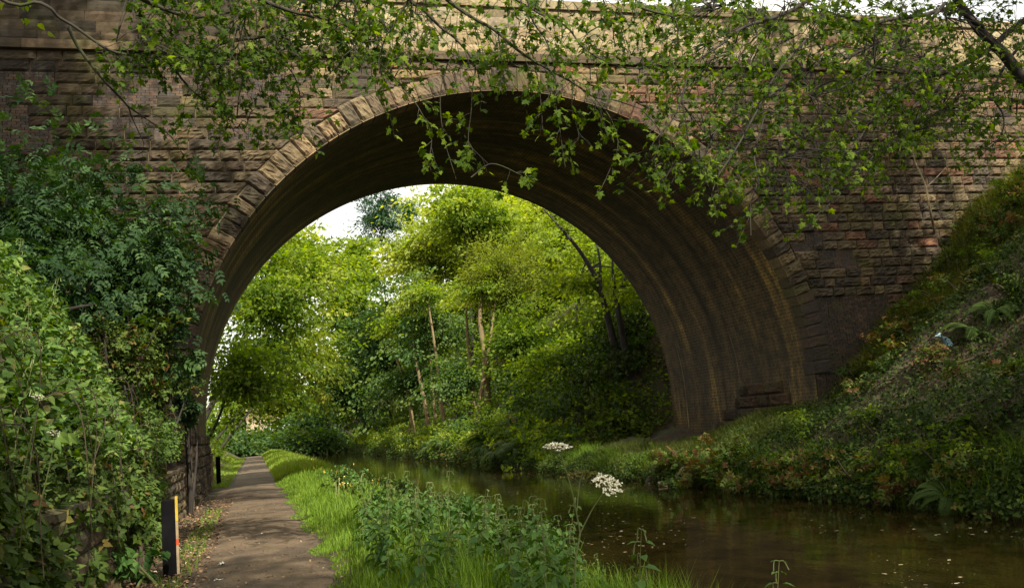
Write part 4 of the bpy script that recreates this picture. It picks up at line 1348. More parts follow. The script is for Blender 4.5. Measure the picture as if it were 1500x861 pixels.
# bramble face of the bank
brs = [(3.6, 'bramble thicket hanging over the wall closest to the viewpoint'), (6.2, 'bramble thicket with broad dark leaves spilling down the wall'), (9.2, 'bramble thicket with reddish leaves beside the black post'),
       (12.6, 'bramble thicket over the wall just past the black post'), (16.2, 'bramble thicket tangled with dry stalks on the wall'), (20.0, 'bramble thicket nearest the abutment of the bridge'), (23.6, 'bramble thicket draping the last of the wall by the abutment')]
for (y, lab) in brs:
    o = empty('bramble_bush', (-1.9, y, 1.0), lab, 'bramble')
    g = Geo()
    L = 3.6
    n = int(2600)
    yy = y + (rng.random(n) - .5) * L * 1.1
    zz = rng.random(n) ** .75 * 2.5 + .05
    lump = vnoise(yy, zz, .7, 21) * .55 + vnoise(yy, zz, .28, 22) * .22
    xx = -1.62 - np.clip(zz - 1.1, 0, 9) * .42 + lump * .55 - rng.random(n) ** 2 * .3
    bare = (yy > 19.5) & (zz < 1.5 - .1 * rng.random(n)) | (zz < .9) & (vnoise(yy, zz, 1.1, 23) < .02) & (yy > 5)
    P = np.stack([xx, yy, zz], 1)[~bare]
    scatter_leaves(g, P, .15, TRE, (.45, .22), .55, np.array([.55, -.25, 0]))
    g.build('foliage', M['bramble'], o)
    w = Geo()
    roots = []
    for k in range(7 if y < 15 else 3):
        ya = y + (rng.random() - .5) * L
        p0 = np.array([-2.2, ya, 1.2 + rng.random()])
        roots.append(p0)
        p1 = p0 + np.array([rng.uniform(.3, .75), rng.normal() * .3, rng.uniform(.1, .7)])
        p2 = p1 + np.array([rng.uniform(-.05, .2), rng.normal() * .5, -rng.uniform(.5, 1.5)])
        tube(w, smooth_poly([p0, p1, p2], 6), (.007, .003), 4)
    tube(w, smooth_poly(sorted(roots, key=lambda q: q[1]), 5), .012, 5)
    w.build('stems', M['old_wood'], o)

bush('nettle_plant', (-1.5, 12.75, .28), (.28, .3, .42), 130, .15, OVA, M['nettle'], 'young nettle clump half hiding the foot of the black post', 'nettle', tone=(.5, .2), stems=4, bark='stem')
bush('bramble_bush', (-1.55, 13.45, .75), (.30, .3, .55), 170, .14, TRE, M['bramble'], 'bramble spray leaning over the back of the black post', 'bramble', tone=(.5, .2), stems=4, bark='old_wood')
# nettles -------------------------------------------------------------
def make_nettle(hgt, seedlean, flower):
    o = bpy.data.objects.new('nettle_plant', None)
    COL.objects.link(o)
    o['_org'] = (0, 0, 0)
    w = Geo()
    P = smooth_poly([(0, 0, -.05), (seedlean[0] * .3, seedlean[1] * .3, hgt * .5), (seedlean[0], seedlean[1], hgt)], 7)
    tube(w, P, np.linspace(.006, .002, len(P)), 4)
    g = Geo()
    pos, tip, nr, sz, tn = [], [], [], [], []
    npair = int(hgt / .075)
    for k in range(npair):
        t = .22 + .78 * k / (npair - 1)
        b = P[min(int(t * (len(P) - 1)), len(P) - 1)]
        a0 = k * math.pi / 2 + rng.normal() * .25
        s = .168 * (1.0 - .72 * max(0, (t - .55) / .45) ** 1.3) * rng.uniform(.8, 1.15)
        for q in (0, math.pi):
            a = a0 + q + rng.normal() * .15
            out = np.array([math.cos(a), math.sin(a), 0])
            pos.append(b + out * .03); tip.append(out + np.array([0, 0, -.25 - .5 * rng.random() + .3 * t])); nr.append(np.array([0, 0, 1.0]) + out * .4 + rng.normal(size=3) * .15)
            sz.append(s); tn.append(np.clip(.42 + .28 * t + rng.normal() * .12, 0, 1))
            if flower and t > .5 and rng.random() < .8:
                e = b + out * .05 + np.array([0, 0, -.07]) + rng.normal(size=3) * .01
                tube(w, smooth_poly([b, b + out * .035, e], 3), (.0035, .005), 4)
    V, Fo = place(OVA[0], OVA[1], np.array(pos), np.array(tip), np.array(nr), np.array(sz))
    g.add(V, Fo, np.repeat(np.array(tn), len(OVA[0])))
    g.build('leaves', M['nettle'], o)
    w.build('stem', M['stem'], o)
    return o


protos = [make_nettle(.95, (.05, .03), True), make_nettle(.8, (-.08, .04), False), make_nettle(1.1, (.1, -.05), True), make_nettle(.65, (-.04, -.06), False), make_nettle(.9, (.0, .12), False)]
used = [0] * len(protos)


def put_nettle(x, y, z, s, label, group, k=None):
    k = rng.integers(len(protos)) if k is None else k
    o = protos[k]
    if used[k]:
        o = protos[k].copy(); COL.objects.link(o)
        for ch in list(protos[k].children):
            c = ch.copy(); COL.objects.link(c); c.parent = o
    used[k] += 1
    o.location = (x, y, z); o.rotation_euler = (rng.normal() * .07, rng.normal() * .07, rng.uniform(0, 6.28)); o.scale = (s, s, s)
    tag(o, label, 'nettle', group)


NL = 'green stinging nettle with toothed leaf pairs in the bed beside the water'
n = 0
while n < 185:
    y = 2.9 + 14 * rng.random() ** 1.25
    x = rng.uniform(1.25, 3.55)
    s = rng.uniform(.45, 1.05)
    gz = float(ground(x, y))
    a, b = proj((x, y, gz + s * .93))[0]
    top = np.interp(a, [480, 560, 620, 700, 760, 820, 880, 940, 1000, 1100], [745, 705, 702, 722, 722, 745, 800, 848, 880, 930])
    if b < top - 4 or b > 900 or a < 500: continue
    if x < 2.0 and y < 9 and rng.random() < .6: continue
    put_nettle(x, y, gz, s, NL, 'nettles of the bed beside the water')
    n += 1
for (px, py, Y) in [(938, 770, 5.0), (1128, 822, 4.4)]:
    p = U(px, py, Y)
    gz = float(ground(p[0], Y))
    s = (p[2] - gz) / 1.1
    put_nettle(p[0] - .1 * s, Y, gz, s, {938: 'tall nettle with hanging catkins rising alone before the open water', 1128: 'nettle tip standing apart at the lower edge before the water'}[px], None, 2)
NL2 = 'pale green nettle growing thickly on top of the bramble bank'
n = 0
while n < 106:
    y = 4.0 + 18 * rng.random() ** 1.1
    x = rng.uniform(-4.2, -1.9)
    z = max(float(ground(x, y)), 1.2 + (-1.75 - x) * .9)
    put_nettle(x, y, z, rng.uniform(.8, 1.3), NL2, 'nettles on top of the bramble bank')
    n += 1

# the mass of the nettle bank beyond the plants built one by one
g = Geo()
n = 15000
yy = 4.0 + 20 * rng.random(n) ** 1.1
xx = -1.75 - 2.9 * rng.random(n)
zb = np.maximum(ground(xx, yy), 1.15 + (-1.75 - xx) * .9)
lump = vnoise(xx, yy, .8, 71) * .7 + vnoise(xx, yy, .3, 72) * .35
P = np.stack([xx + .15, yy, zb + .25 + np.clip(.55 + lump, .05, 1.5) * rng.random(n) ** .45], 1)
k1 = rng.random(n) < .62
scatter_leaves(g, P[k1] , .115, OVA, (.48, .27), .9, np.array([.25, -.3, 0]), .2)
scatter_leaves(g, P[~k1] - np.array([0, 0, .08]), .09, TRE, (.35, .3), .8, np.array([.25, -.3, 0]), .2)
tag(g.build('nettle_leaves', M['bank_nettle']), 'thick layer of nettle leaves covering the bramble bank', 'nettles', kind='stuff')

# hogweed -------------------------------------------------------------
def umbel(geo, flo, c, nrm, rad, seedn=22):
    nrm = unit(np.array(nrm, float))
    a = unit(np.cross(nrm, [.3, .9, .1])); b = np.cross(nrm, a)
    hub = c - nrm * rad * .75
    for k in range(seedn):
        r = rad * math.sqrt((k + .5) / seedn); t = k * 2.4
        e = c + a * r * math.cos(t) + b * r * math.sin(t) - nrm * .25 * r * r / rad
        tube(geo, [hub, (hub + e) / 2 - nrm * .005, e], (.0018, .001), 4)
        m = 14
        q = rng.normal(size=(m, 2)) * rad * .10
        P = e + q[:, :1] * a + q[:, 1:] * b + rng.normal(size=(m, 1)) * .002 * nrm
        tip = rng.normal(size=(m, 3)); nn = np.tile(nrm, (m, 1)) + rng.normal(size=(m, 3)) * .3
        V, Fo = place(RHO[0] * np.array([1, 1.4, 1]) - np.array([.5, 0, 0]), RHO[1], P, tip, nn, np.full(m, rad * .15) * rng.uniform(.7, 1.3, m))
        flo.add(V, Fo, np.repeat(rng.random(m), 4))


hg_base = U(836, 861, 5.3)
gz = float(ground(hg_base[0], 5.3))
hb = np.array([hg_base[0], 5.3, gz])
hog = empty('hogweed_plant', hb, 'tall hogweed with two flat cream flower heads above the nettles', 'wildflower')
w, f = Geo(), Geo()
fork = U(850, 780, 5.3)
t1, t2, t3 = U(817, 650, 5.3), U(893, 706, 5.2), U(852, 690, 5.35)
tube(w, smooth_poly([hb - np.array([0, 0, .05]), U(842, 850, 5.3), fork], 5), (.008, .006), 5)
tube(w, smooth_poly([fork, U(838, 720, 5.3), U(822, 665, 5.3)], 5), (.005, .003), 5)
tube(w, smooth_poly([fork, U(868, 745, 5.25), U(886, 718, 5.2)], 5), (.005, .003), 5)
tube(w, smooth_poly([U(845, 748, 5.3), U(848, 715, 5.33), U(852, 695, 5.35)], 5), (.004, .003), 5)
umbel(w, f, t1, (.05, -.25, 1), .078)
f.build('flower_head', M['white_flower'], hog)
f = Geo()
umbel(w, f, t2, (.25, -.75, .8), .088)
f.build('flower_head', M['white_flower'], hog)
w.build('stem', M['stem'], hog)
f2 = Geo(); w2 = Geo()
umbel(w2, f2, t3, (0, -.15, 1), .10)
f2.build('seed_head', M['dry_grass'], hog)
w2.build('ray', M['stem'], hog)
# small white flowers in the near bank
for k, (px, py, Y, lab) in enumerate([(56, 580, 6.6, 'little white flower head among the nettles on the bank'), (80, 632, 6.4, 'lower little white flower head beside the big nettle leaf')]):
    p = U(px, py, Y)
    o = empty('wild_angelica', (p[0] - .1, p[1], p[2] - .5), lab, 'wildflower')
    w, f = Geo(), Geo()
    tube(w, smooth_poly([p + np.array([-.1, 0, -.5]), p + np.array([-.03, 0, -.2]), p - np.array([0, 0, .04])], 4), (.005, .003), 5)
    umbel(w, f, p, (.3, -.5, 1), .04, 10)
    w.build('stem', M['stem'], o); f.build('flower_head', M['white_flower'], o)

# grass verge ----------------------------------------------------------
def grass(n, xf, yf, hgt, width, tone=(.5, .2), lean=.35, name='grass', mat='grass', zoff=0, lab=None, cat='grass'):
    y = yf(n); x = xf(n, y)
    z = ground(x, y) + zoff
    h = hgt(x, y) * rng.uniform(.55, 1.25, n)
    a = rng.uniform(0, 2 * np.pi, n)
    dirv = np.stack([np.cos(a), np.sin(a), 0 * a], 1)
    side = np.stack([-np.sin(a), np.cos(a), 0 * a], 1)
    ln = lean * rng.uniform(.3, 1.7, n) * h
    b = np.stack([x, y, z - .02], 1)
    w = (width(x, y) * rng.uniform(.7, 1.3, n))[:, None]
    m = b + dirv * (ln * .3)[:, None] + np.array([0, 0, 1.0]) * (h * .6)[:, None]
    t = b + dirv * ln[:, None] + np.array([0, 0, 1.0]) * h[:, None]
    V = np.stack([b - side * w, b + side * w, m - side * w * .75, m + side * w * .75, t], 1).reshape(-1, 3)
    base = (np.arange(n) * 5)[:, None]
    Q = base + np.array([[0, 1, 3, 2]])
    T = base + np.array([[2, 3, 4]])
    tn = np.clip(tone[0] + rng.normal(size=n) * tone[1] + vnoise(x, y, 1.1, 31) * .3, 0, 1)
    g = Geo()
    g.add(V, [Q, T], np.repeat(tn, 5))
    o = g.build(name, M[mat])
    return tag(o, lab, cat, kind='stuff')


grass(2600, lambda n, y: -1.25 + .42 * rng.random(n), lambda n: 4 + 22 * rng.random(n), lambda x, y: .09 + 0 * x, lambda x, y: .0035 + .00012 * y, (.5, .2), lab='sparse short grass along the wall side of the path')
edge = lambda y: .88 + vnoise(y, y * 0 + 7.7, 1.3, 7) * .32 + vnoise(y, y * 0 + 2.1, .3, 8) * .10
grass(52000, lambda n, y: edge(y) - .07 + 2.6 * rng.random(n) ** 1.5, lambda n: 4 + 40 * rng.random(n) ** 1.6, lambda x, y: .05 + .32 * np.clip((x - edge(y)) / .7, 0, 1) * (.7 + .9 * (vnoise(x, y, .6, 33) + .3)), lambda x, y: .0035 + .00016 * y, (.42, .18), lab='lush green grass along the verge beside the towpath')
grass(26000, lambda n, y: .75 + 2.7 * rng.random(n), lambda n: 40 + 100 * rng.random(n) ** 1.5, lambda x, y: .25 + .35 * np.clip((x - .8) / .8, 0, 1), lambda x, y: .0002 * y + .004, (.62, .2), lab='bright tall grass along the distant verge')
grass(9000, lambda n, y: -1.05 - 1.9 * rng.random(n), lambda n: 38.5 + 70 * rng.random(n) ** 1.5, lambda x, y: .12 + 0 * x, lambda x, y: .00022 * y, (.6, .2), lab='short bright grass on the wall side of the distant towpath')
grass(30000, lambda n, y: 11.4 + 6.0 * rng.random(n) ** .9, lambda n: 23.3 + 9 * rng.random(n), lambda x, y: .34 + 0 * x, lambda x, y: .007 + 0 * x, (.25, .2), .8, lab='soft grass on the ledge under the arch', mat='dry_grass')
grass(16000, lambda n, y: 18.2 + 8.5 * rng.random(n), lambda n: 21.5 + 5.0 * rng.random(n) ** .6, lambda x, y: .5 + 0 * x, lambda x, y: .009 + 0 * x, (.35, .28), .9, lab='rough grass where the embankment meets the wall', mat='dry_grass')

# verge herbs and far-verge flowers
HL = 'low leafy herb growing at the back of the grass verge'
for k in range(26):
    y = 9 + 24 * rng.random() ** 1.1; x = rng.uniform(1.9, 3.3)
    bush('herb_plant', (x, y, float(ground(x, y)) + .35), (.38, .38, .36), 190, .085, OVA, M['nettle' if k % 2 else 'ivy'], HL, 'herb', 'low herbs at the back of the verge', (.62, .2), 5, 'stem')
g = Geo()
n = 90
yy = 20 + 60 * rng.random(n) ** 1.2
xx = rng.uniform(1.6, 3.3, n)
P = np.stack([xx, yy, ground(xx, yy) + rng.uniform(.45, .85, n)], 1)
scatter_leaves(g, P, .045, OVA, (.5, .3), 1.0)
for p in P: tube(g, [p, p - np.array([.01, 0, .06])], .004, 3, .1)
tag(g.build('meadow_flowers', M['yellow_flower']), 'scattered small yellow flowers in the verge grass', 'wildflowers', kind='stuff')

# right bank: ground cover, ferns, shrubs -------------------------------
g = Geo()
n = 95000
yy = 9 + 17.4 * rng.random(n); xx = 11.45 + 18 * rng.random(n) ** 1.05
zz = ground(xx, yy)
keep = vnoise(xx, yy, 1.7, 41) + vnoise(xx, yy, .6, 42) * .5 + .38 + np.where(xx < 13, .25, 0) > 0
P = np.stack([xx, yy, zz + rng.random(n) ** 1.3 * .40 + .02], 1)[keep]
scatter_leaves(g, P, .085, OVA, (.42, .25), .8, np.array([-.3, -.3, 0]))
tag(g.build('bank_undergrowth', M['ivy']), 'mixed low leaves covering the dark embankment', 'undergrowth', kind='stuff')
g = Geo()
n = 85000
yy = 38.3 + 110 * rng.random(n) ** 1.3; xx = 11.5 + 22 * rng.random(n) ** 1.2
P = np.stack([xx, yy, ground(xx, yy) + rng.random(n) ** 1.2 * .7], 1)
scatter_leaves(g, P, .20, RHO, (.45, .25), .8, np.array([-.3, -.3, 0]))
tag(g.build('bank_undergrowth', M['mid_green']), 'leafy undergrowth under the trees beyond the bridge', 'undergrowth', kind='stuff')


def make_fern(nf=12, L=.62):
    o = bpy.data.objects.new('fern', None); COL.objects.link(o); o['_org'] = (0, 0, 0)
    g, w = Geo(), Geo()
    for k in range(nf):
        a = k / nf * 2 * np.pi + rng.normal() * .2
        out = np.array([math.cos(a), math.sin(a), 0])
        l = L * rng.uniform(.75, 1.1)
        P = smooth_poly([(0, 0, 0), out * l * .35 + np.array([0, 0, l * .5]), out * l * .8 + np.array([0, 0, l * .45]), out * l * 1.05 + np.array([0, 0, l * .15])], 9)
        tube(w, P, (.005, .002), 3)
        tg = unit(np.gradient(P, axis=0)); sd = unit(np.cross(tg, [0, 0, 1.0]))
        pos, tip = [], []
        for j in range(3, len(P)):
            for s in (1, -1):
                for h in (0, .5):
                    pos.append(P[j] - tg[j] * h * l / len(P)); tip.append(sd[j] * s + tg[j] * .35 + np.array([0, 0, -.2]))
        t = np.linspace(.15, 1, len(pos))
        V, Fo = place(NAR[0] * np.array([1, .6, 1]), NAR[1], np.array(pos), np.array(tip), np.tile([0, 0, 1.0], (len(pos), 1)) + out * .2, l * .19 * np.sin(np.pi * np.clip(t * .9 + .05, 0, 1)) + .02)
        g.add(V, Fo, np.clip(.5 + rng.normal() * .2, 0, 1))
    g.build('fronds', M['fern'], o)
    w.build('stalks', M['stem'], o)
    return o


fp = make_fern()
for k, (px, py, lab) in enumerate([(1365, 470, 'spreading fern with the largest fronds on the dark embankment'), (1420, 500, 'fern arching just above the blue litter'), (1460, 465, 'fern high on the shaded embankment'), (1345, 445, 'fern below the rough grass on the slope'),
                                   (1395, 740, 'fern drooping its fronds to the water'), (1315, 660, 'fern half hidden in the low bushes over the water'), (1440, 640, 'fern among the shrubs low on the embankment')]):
    # walk the ray down to the ground
    d = FW + (px - 750) / F * RT + (430.5 - py) / F * UP
    s = 8.0
    while s < 40 and (EYE + d * s)[2] > float(ground(*(EYE + d * s)[:2])): s += .05
    p = EYE + d * s
    o = fp if k == 0 else fp.copy()
    if k:
        COL.objects.link(o)
        for ch in list(fp.children):
            c = ch.copy(); COL.objects.link(c); c.parent = o
    o.location = p; o.rotation_euler = (-.25, -.4, rng.uniform(0, 6)); s_ = rng.uniform(.8, 1.1); o.scale = (s_, s_, s_)
    tag(o, lab, 'fern', 'ferns on the embankment')
FL = 'pale green fern overhanging the water past the bridge'
for k in range(22):
    y = 39.5 + 26 * rng.random(); x = 11.6 + rng.random() * .9
    o = fp.copy(); COL.objects.link(o)
    for ch in list(fp.children):
        c = ch.copy(); COL.objects.link(c); c.parent = o
    o.location = (x, y, float(ground(x, y)) + .1); o.rotation_euler = (0, -.35, rng.uniform(0, 6)); s_ = rng.uniform(1.2, 1.9); o.scale = (s_, s_, s_)
    tag(o, FL, 'fern', 'ferns overhanging the water past the bridge')


def hit(px, py, s0=6.0, s1=90):
    d = FW + (px - 750) / F * RT + (430.5 - py) / F * UP
    s = s0
    while s < s1 and (EYE + d * s)[2] > float(ground(*(EYE + d * s)[:2])): s += .05
    return EYE + d * s


SH = [(1180, 640, .75, 'pale bushy shrub where the wall meets the ledge'), (1230, 690, .8, 'brownish bramble bush low over the water'), (1290, 640, .8, 'dark bramble bush on the lower embankment'),
      (1330, 700, .75, 'leafy green bush leaning over the water'), (1380, 640, .8, 'reddish stemmed bush halfway up the embankment'), (1440, 680, .8, 'dense green bush near the water with bright leaves'),
      (1480, 610, .9, 'bush with grey green leaves on the embankment'), (1490, 720, .7, 'lowest bush at the water by the frame edge'), (1260, 560, .8, 'mossy green bush at the foot of the wall'),
      (1090, 672, .6, 'fresh green plant clump on the ledge under the arch'), (1130, 690, .65, 'leafy weed clump at the ledge edge'), (1160, 700, .5, 'small weed clump dipping to the water'), (1020, 655, .4, 'tuft of weeds beside the vault base'),
      (1300, 470, .7, 'light green bush beside the brick part of the wall'), (1400, 400, .8, 'dim bush high on the slope'), (1470, 330, .9, 'dark bush near the top of the slope'), (1480, 430, .8, 'dark trailing bush above the ferns')]
for (px, py, r, lab) in SH:
    p = hit(px, py)
    light = px < 1200 or px in (1300, 1440, 1330)
    bush('bank_shrub', p + np.array([0, 0, r * .35]), (r, r, r * .7), int(620 * r), .095, OVA, M['mid_green' if light else 'ivy'], lab, 'shrub', None, (.45, .22), 6, 'old_wood')
FS = 'leafy shrub overhanging the water past the bridge'
for k in range(40):
    y = 39 + 78 * ((k + rng.random() * .6) / 40) ** 1.3; x = 11.9 + rng.random() * 1.2
    r = rng.uniform(.8, 1.5)
    bush('waterside_shrub', (x, y, float(ground(x, y)) + r * .45), (r, r * 1.2, r * .8), 480, .2, RHO, M[['mid_green', 'blue_green', 'yellow_green', 'mid_green'][k % 4]], FS, 'shrub', 'shrubs overhanging the water past the bridge', (.5, .22), 4)
IV = 'dense shrub on the wooded slope past the bridge'
for k in range(58):
    y = 41 + 75 * rng.random() ** 1.2; x = 13.5 + 10 * rng.random()
    if k < 14: y, x = 38.9 + 8 * rng.random(), 13.3 + 8 * rng.random()
    r = rng.uniform(1.2, 2.0)
    bush('slope_shrub', (x, y, float(ground(x, y)) + r * .5), (r, r * 1.2, r * .9), 560, .23, RHO, M[['mid_green', 'ivy', 'blue_green'][k % 3]], IV, 'shrub', 'shrubs on the wooded slope past the bridge', (.45, .22), 4)
BB = ['dark bramble clump on the steep embankment', 'pale leafy clump on the steep embankment', 'tangled brownish clump on the steep embankment']
kinds = [(TRE, 'ivy', .13, .4), (OVA, 'mid_green', .10, .3), (PIN, 'bramble', .22, .75), (TRE, 'bramble', .12, .85)]
for k in range(115):
    y = 12.5 + 13.2 * rng.random(); x = 11.8 + 14 * rng.random() ** 1.1
    if k > 64: x, y = 18.3 + 9.5 * rng.random(), 23.2 + 2.8 * rng.random()
    if k > 92: x, y = 11.45 + .5 * rng.random(), 11.5 + 13.0 * (k - 92 + rng.random()) / 22
    if 12.5 < x < 17.8 and y > 21: x = 11.7 + rng.random() * .6
    r = rng.uniform(.3, .8) if k < 92 else rng.uniform(.5, .75)
    q = rng.integers(4)
    bush('bank_shrub', (x, y, float(ground(x, y)) + r * .3), (r * 1.2, r * 1.1, r * .75), int(420 * r), kinds[q][2], kinds[q][0], M[kinds[q][1]], BB[[0, 1, 2, 2][q]], 'shrub', ['dark bramble clumps on the embankment', 'pale leafy clumps on the embankment', 'brownish clumps on the embankment', 'brownish clumps on the embankment'][q], (kinds[q][3], .25), 4, 'old_wood')
g = Geo()
for k in range(200):
    y = 11.5 + 14.8 * rng.random(); x = 11.8 + 15 * rng.random()
    p = np.array([x, y, float(ground(x, y)) + .02])
    d = unit(np.array([-.7, rng.normal() * .6, rng.uniform(-.5, .7)]))
    l = rng.uniform(.3, 1.1)
    tube(g, smooth_poly([p, p + d * l * .5 + np.array([0, 0, .12]), p + d * l + np.array([-.1, 0, -.15])], 3), (.006, .002), 3)
tag(g.build('dead_stems', M['old_wood']), 'dry brown bramble stems straggling over the embankment', 'dead stems', kind='stuff')
# scrub on the left beyond the bridge
LS = 'low bush on the grass side of the distant towpath'
for k in range(9):
    y = 46 + 7 * k; x = -2.9 - rng.random() * 1.4
    r = rng.uniform(.8, 1.4)
    bush('path_side_bush', (x, y, r * .6 + .3), (r, r, r), 420, .2, RHO, M['mid_green'], LS, 'shrub', 'bushes along the distant towpath', (.55, .22), 4)

g = Geo()
n = 26000
yy = 9 + 40 * rng.random(n); t = rng.random(n)
xx = 11.25 + .9 * t + vnoise(yy, yy * 0, .8, 61) * .35
P = np.stack([xx, yy, WATER + .02 + t * .55 + rng.random(n) * .28], 1)
scatter_leaves(g, P, .095, OVA, (.5, .25), .6, np.array([-.6, -.3, 0]), .6)
n = 16000
yy = 45 + 75 * rng.random(n) ** 1.2; t = rng.random(n)
P = np.stack([11.1 + 1.1 * t + vnoise(yy, yy * 0, .9, 62) * .5, yy, WATER + .02 + t * .8 + rng.random(n) * .5], 1)
scatter_leaves(g, P, .2, RHO, (.6, .25), .6, np.array([-.6, -.3, 0]), .6)
tag(g.build('waterside_leaves', M['ivy']), 'leafy fringe hanging over the waterline of the far bank', 'undergrowth', kind='stuff')
y0 = lambda n: 9 + 31 * rng.random(n)
grass(9000, lambda n, y: 11.35 + .9 * rng.random(n), y0, lambda x, y: .42 + .12 * np.sin(y * 2.1), lambda x, y: .006 + 0 * x, (.3, .25), .9, lab='long grass hanging over the edge of the far bank', mat='grass')
# moss cushions and tufts by the wall foot
g = Geo()
n = 6000
xx = rng.uniform(17.9, 24.5, n); yy = YF - .25 - rng.random(n) ** 2 * 1.6
P = np.stack([xx, yy, ground(xx, yy) + .03 + rng.random(n) * .12], 1)
scatter_leaves(g, P, .06, RHO, (.5, .25), .8, np.array([-.4, -.4, 0]))
tag(g.build('moss', M['moss']), 'bright moss spreading where the embankment touches the wall', 'moss', kind='stuff')

# ------------------------------------------------------------------ stones and small things
def boulder(name, P0, rad, col, label, mat='stone', cat='stone', group=None, n=2):
    import bmesh
    bm = bmesh.new()
    bmesh.ops.create_icosphere(bm, subdivisions=3, radius=1)
    sd = rng.random() * 50
    V = []
    for v in bm.verts:
        c = v.co.copy()
        m = max(abs(c.x), abs(c.y), abs(c.z)) ** .55
        k = (1 / m) * (1 + .28 * mnoise.noise(c * 1.3 + Vector((sd, 0, 0))) + .10 * mnoise.noise(c * 4 + Vector((sd, 3, 0)))) * .8
        V.append((c.x * k * rad[0], c.y * k * rad[1], c.z * k * rad[2]))
    Fx = np.array([[v.index for v in f.verts] for f in bm.faces])
    bm.free()
    g = Geo(); g.add(np.array(V), Fx, col=col)
    o = g.build(name, M[mat], color=True)
    o.location = P0; o.rotation_euler = (rng.normal() * .1, rng.normal() * .1, rng.uniform(-.3, .3))
    return tag(o, label, cat, group)


# bank revetment stones at the ledge
for k, (px, py, r, lab) in enumerate([(962, 692, (.42, .35, .20), 'tan bank stone at the water nearest the grass drape'), (985, 686, (.30, .3, .26), 'upright bank stone in the middle of the ledge edge'), (1003, 693, (.34, .3, .24), 'brown block of stone under the tufted ledge'), (1024, 697, (.25, .25, .16), 'smallest bank stone half in the water'), (970, 709, (.5, .3, .10), 'flat dark slab lying in the shallow water')]):
    Yk = 25.9 - .28 * k
    p = U(px, py, Yk)
    p[0] = max(p[0], 11.35)
    p[2] = WATER + r[2] * .45
    boulder('bank_stone', p, r, pick(SAND) * .9, lab)
p = hit(1264, 502)
boulder('mossy_boulder', p + np.array([-.1, -.2, .1]), (.42, .35, .36), (.16, .14, .06), 'pale rounded boulder wrapped in dry grass beside the wall')
p = hit(1452, 558)
boulder('grey_rock', p, (.28, .2, .16), (.13, .14, .15), 'grey rock showing through the soil of the embankment')

# litter
def crumple(name, p, size, mat, label, cat='litter'):
    n = 9
    s, t = np.meshgrid(np.linspace(-1, 1, n), np.linspace(-1, 1, n), indexing='ij')
    z = np.array([[mnoise.noise(Vector((a * 1.7 + p[0] * 9, b * 1.7, 1.3))) for b in t[0]] for a in s[:, 0]])
    X = s * size[0] * (1 + .3 * z); Yk = t * size[1] * (1 - .3 * z)
    V = np.stack([X, Yk, z * size[2] + size[2] * .6], -1).reshape(-1, 3)
    i = np.arange(n * n).reshape(n, n)
    g = Geo(); g.add(V, np.stack([i[:-1, :-1], i[1:, :-1], i[1:, 1:], i[:-1, 1:]], -1).reshape(-1, 4))
    o = g.build(name, M[mat])
    o.location = p
    o.rotation_euler = (0, 0, rng.uniform(0, 3))
    sm = o.modifiers.new('thickness', 'SOLIDIFY'); sm.thickness = .003
    return tag(o, label, cat)


p = hit(1383, 507)
o = crumple('plastic_bag', p + np.array([-.1, -.1, .1]), (.12, .2, .12), 'plastic', 'blue and white plastic bag caught on the embankment')
o.rotation_euler = (.9, -.5, .6)
for (px, py, s, lab) in [(301, 786, (.05, .035, .04), 'scrap of white paper lying in the leaf litter'), (325, 830, (.075, .035, .03), 'torn pale wrapper beside the path edge'), (320, 853, (.05, .03, .015), 'flat pale scrap nearest the viewpoint on the path edge')]:
    p = hit(px, py, 3); p[2] = .03
    crumple('litter_paper', p, s, 'paper', lab)

# fallen leaves on the path edge
g = Geo()
n = 5200
yy = 4 + 26 * rng.random(n) ** 1.3
xx = -1.62 + .95 * rng.random(n) ** 1.4
sel = rng.random(n) < .20
xx = np.where(sel, rng.uniform(-.9, .95, n), xx)
P = np.stack([xx, yy, .035 + rng.random(n) * .03 + np.where(sel, .02, 0)], 1)
tip = rng.normal(size=(n, 3)) * np.array([1, 1, .15]); nr = rng.normal(size=(n, 3)) * .3 + np.array([0, 0, 1.0])
V, Fo = place(OVA[0], OVA[1], P, tip, nr, rng.uniform(.03, .085, n) * np.where(sel, .6, 1))
tn = np.clip(rng.normal(size=n) * .3 + .42, 0, 1)
g.add(V, Fo, np.repeat(tn, 7))
tag(g.build('leaf_litter', M['litter']), 'brown fallen leaves scattered along the wall side of the path', 'leaf litter', kind='stuff')
g = Geo()
n = 2300
yy = 8 + 34 * rng.random(n) ** 1.3
xx = rng.uniform(4.0, 11.3, n)
keep = vnoise(xx, yy, 3.5, 51) + vnoise(xx, yy, 1.2, 52) * .6 > -.08
P = np.stack([xx, yy, np.full(n, WATER + .006)], 1)[keep]
n = len(P)
tip = rng.normal(size=(n, 3)) * np.array([1, 1, 0]); nr = np.tile([0, 0, 1.0], (n, 1))
V, Fo = place(RHO[0] * np.array([1, 1.2, 0]), RHO[1], P, tip, nr, .02 + .06 * rng.random(n) ** 4)
g.add(V, Fo, np.repeat(rng.random(n), 4))
tag(g.build('floating_leaves', M['float']), 'pale leaf flecks floating on the brown water', 'floating leaves', kind='stuff')

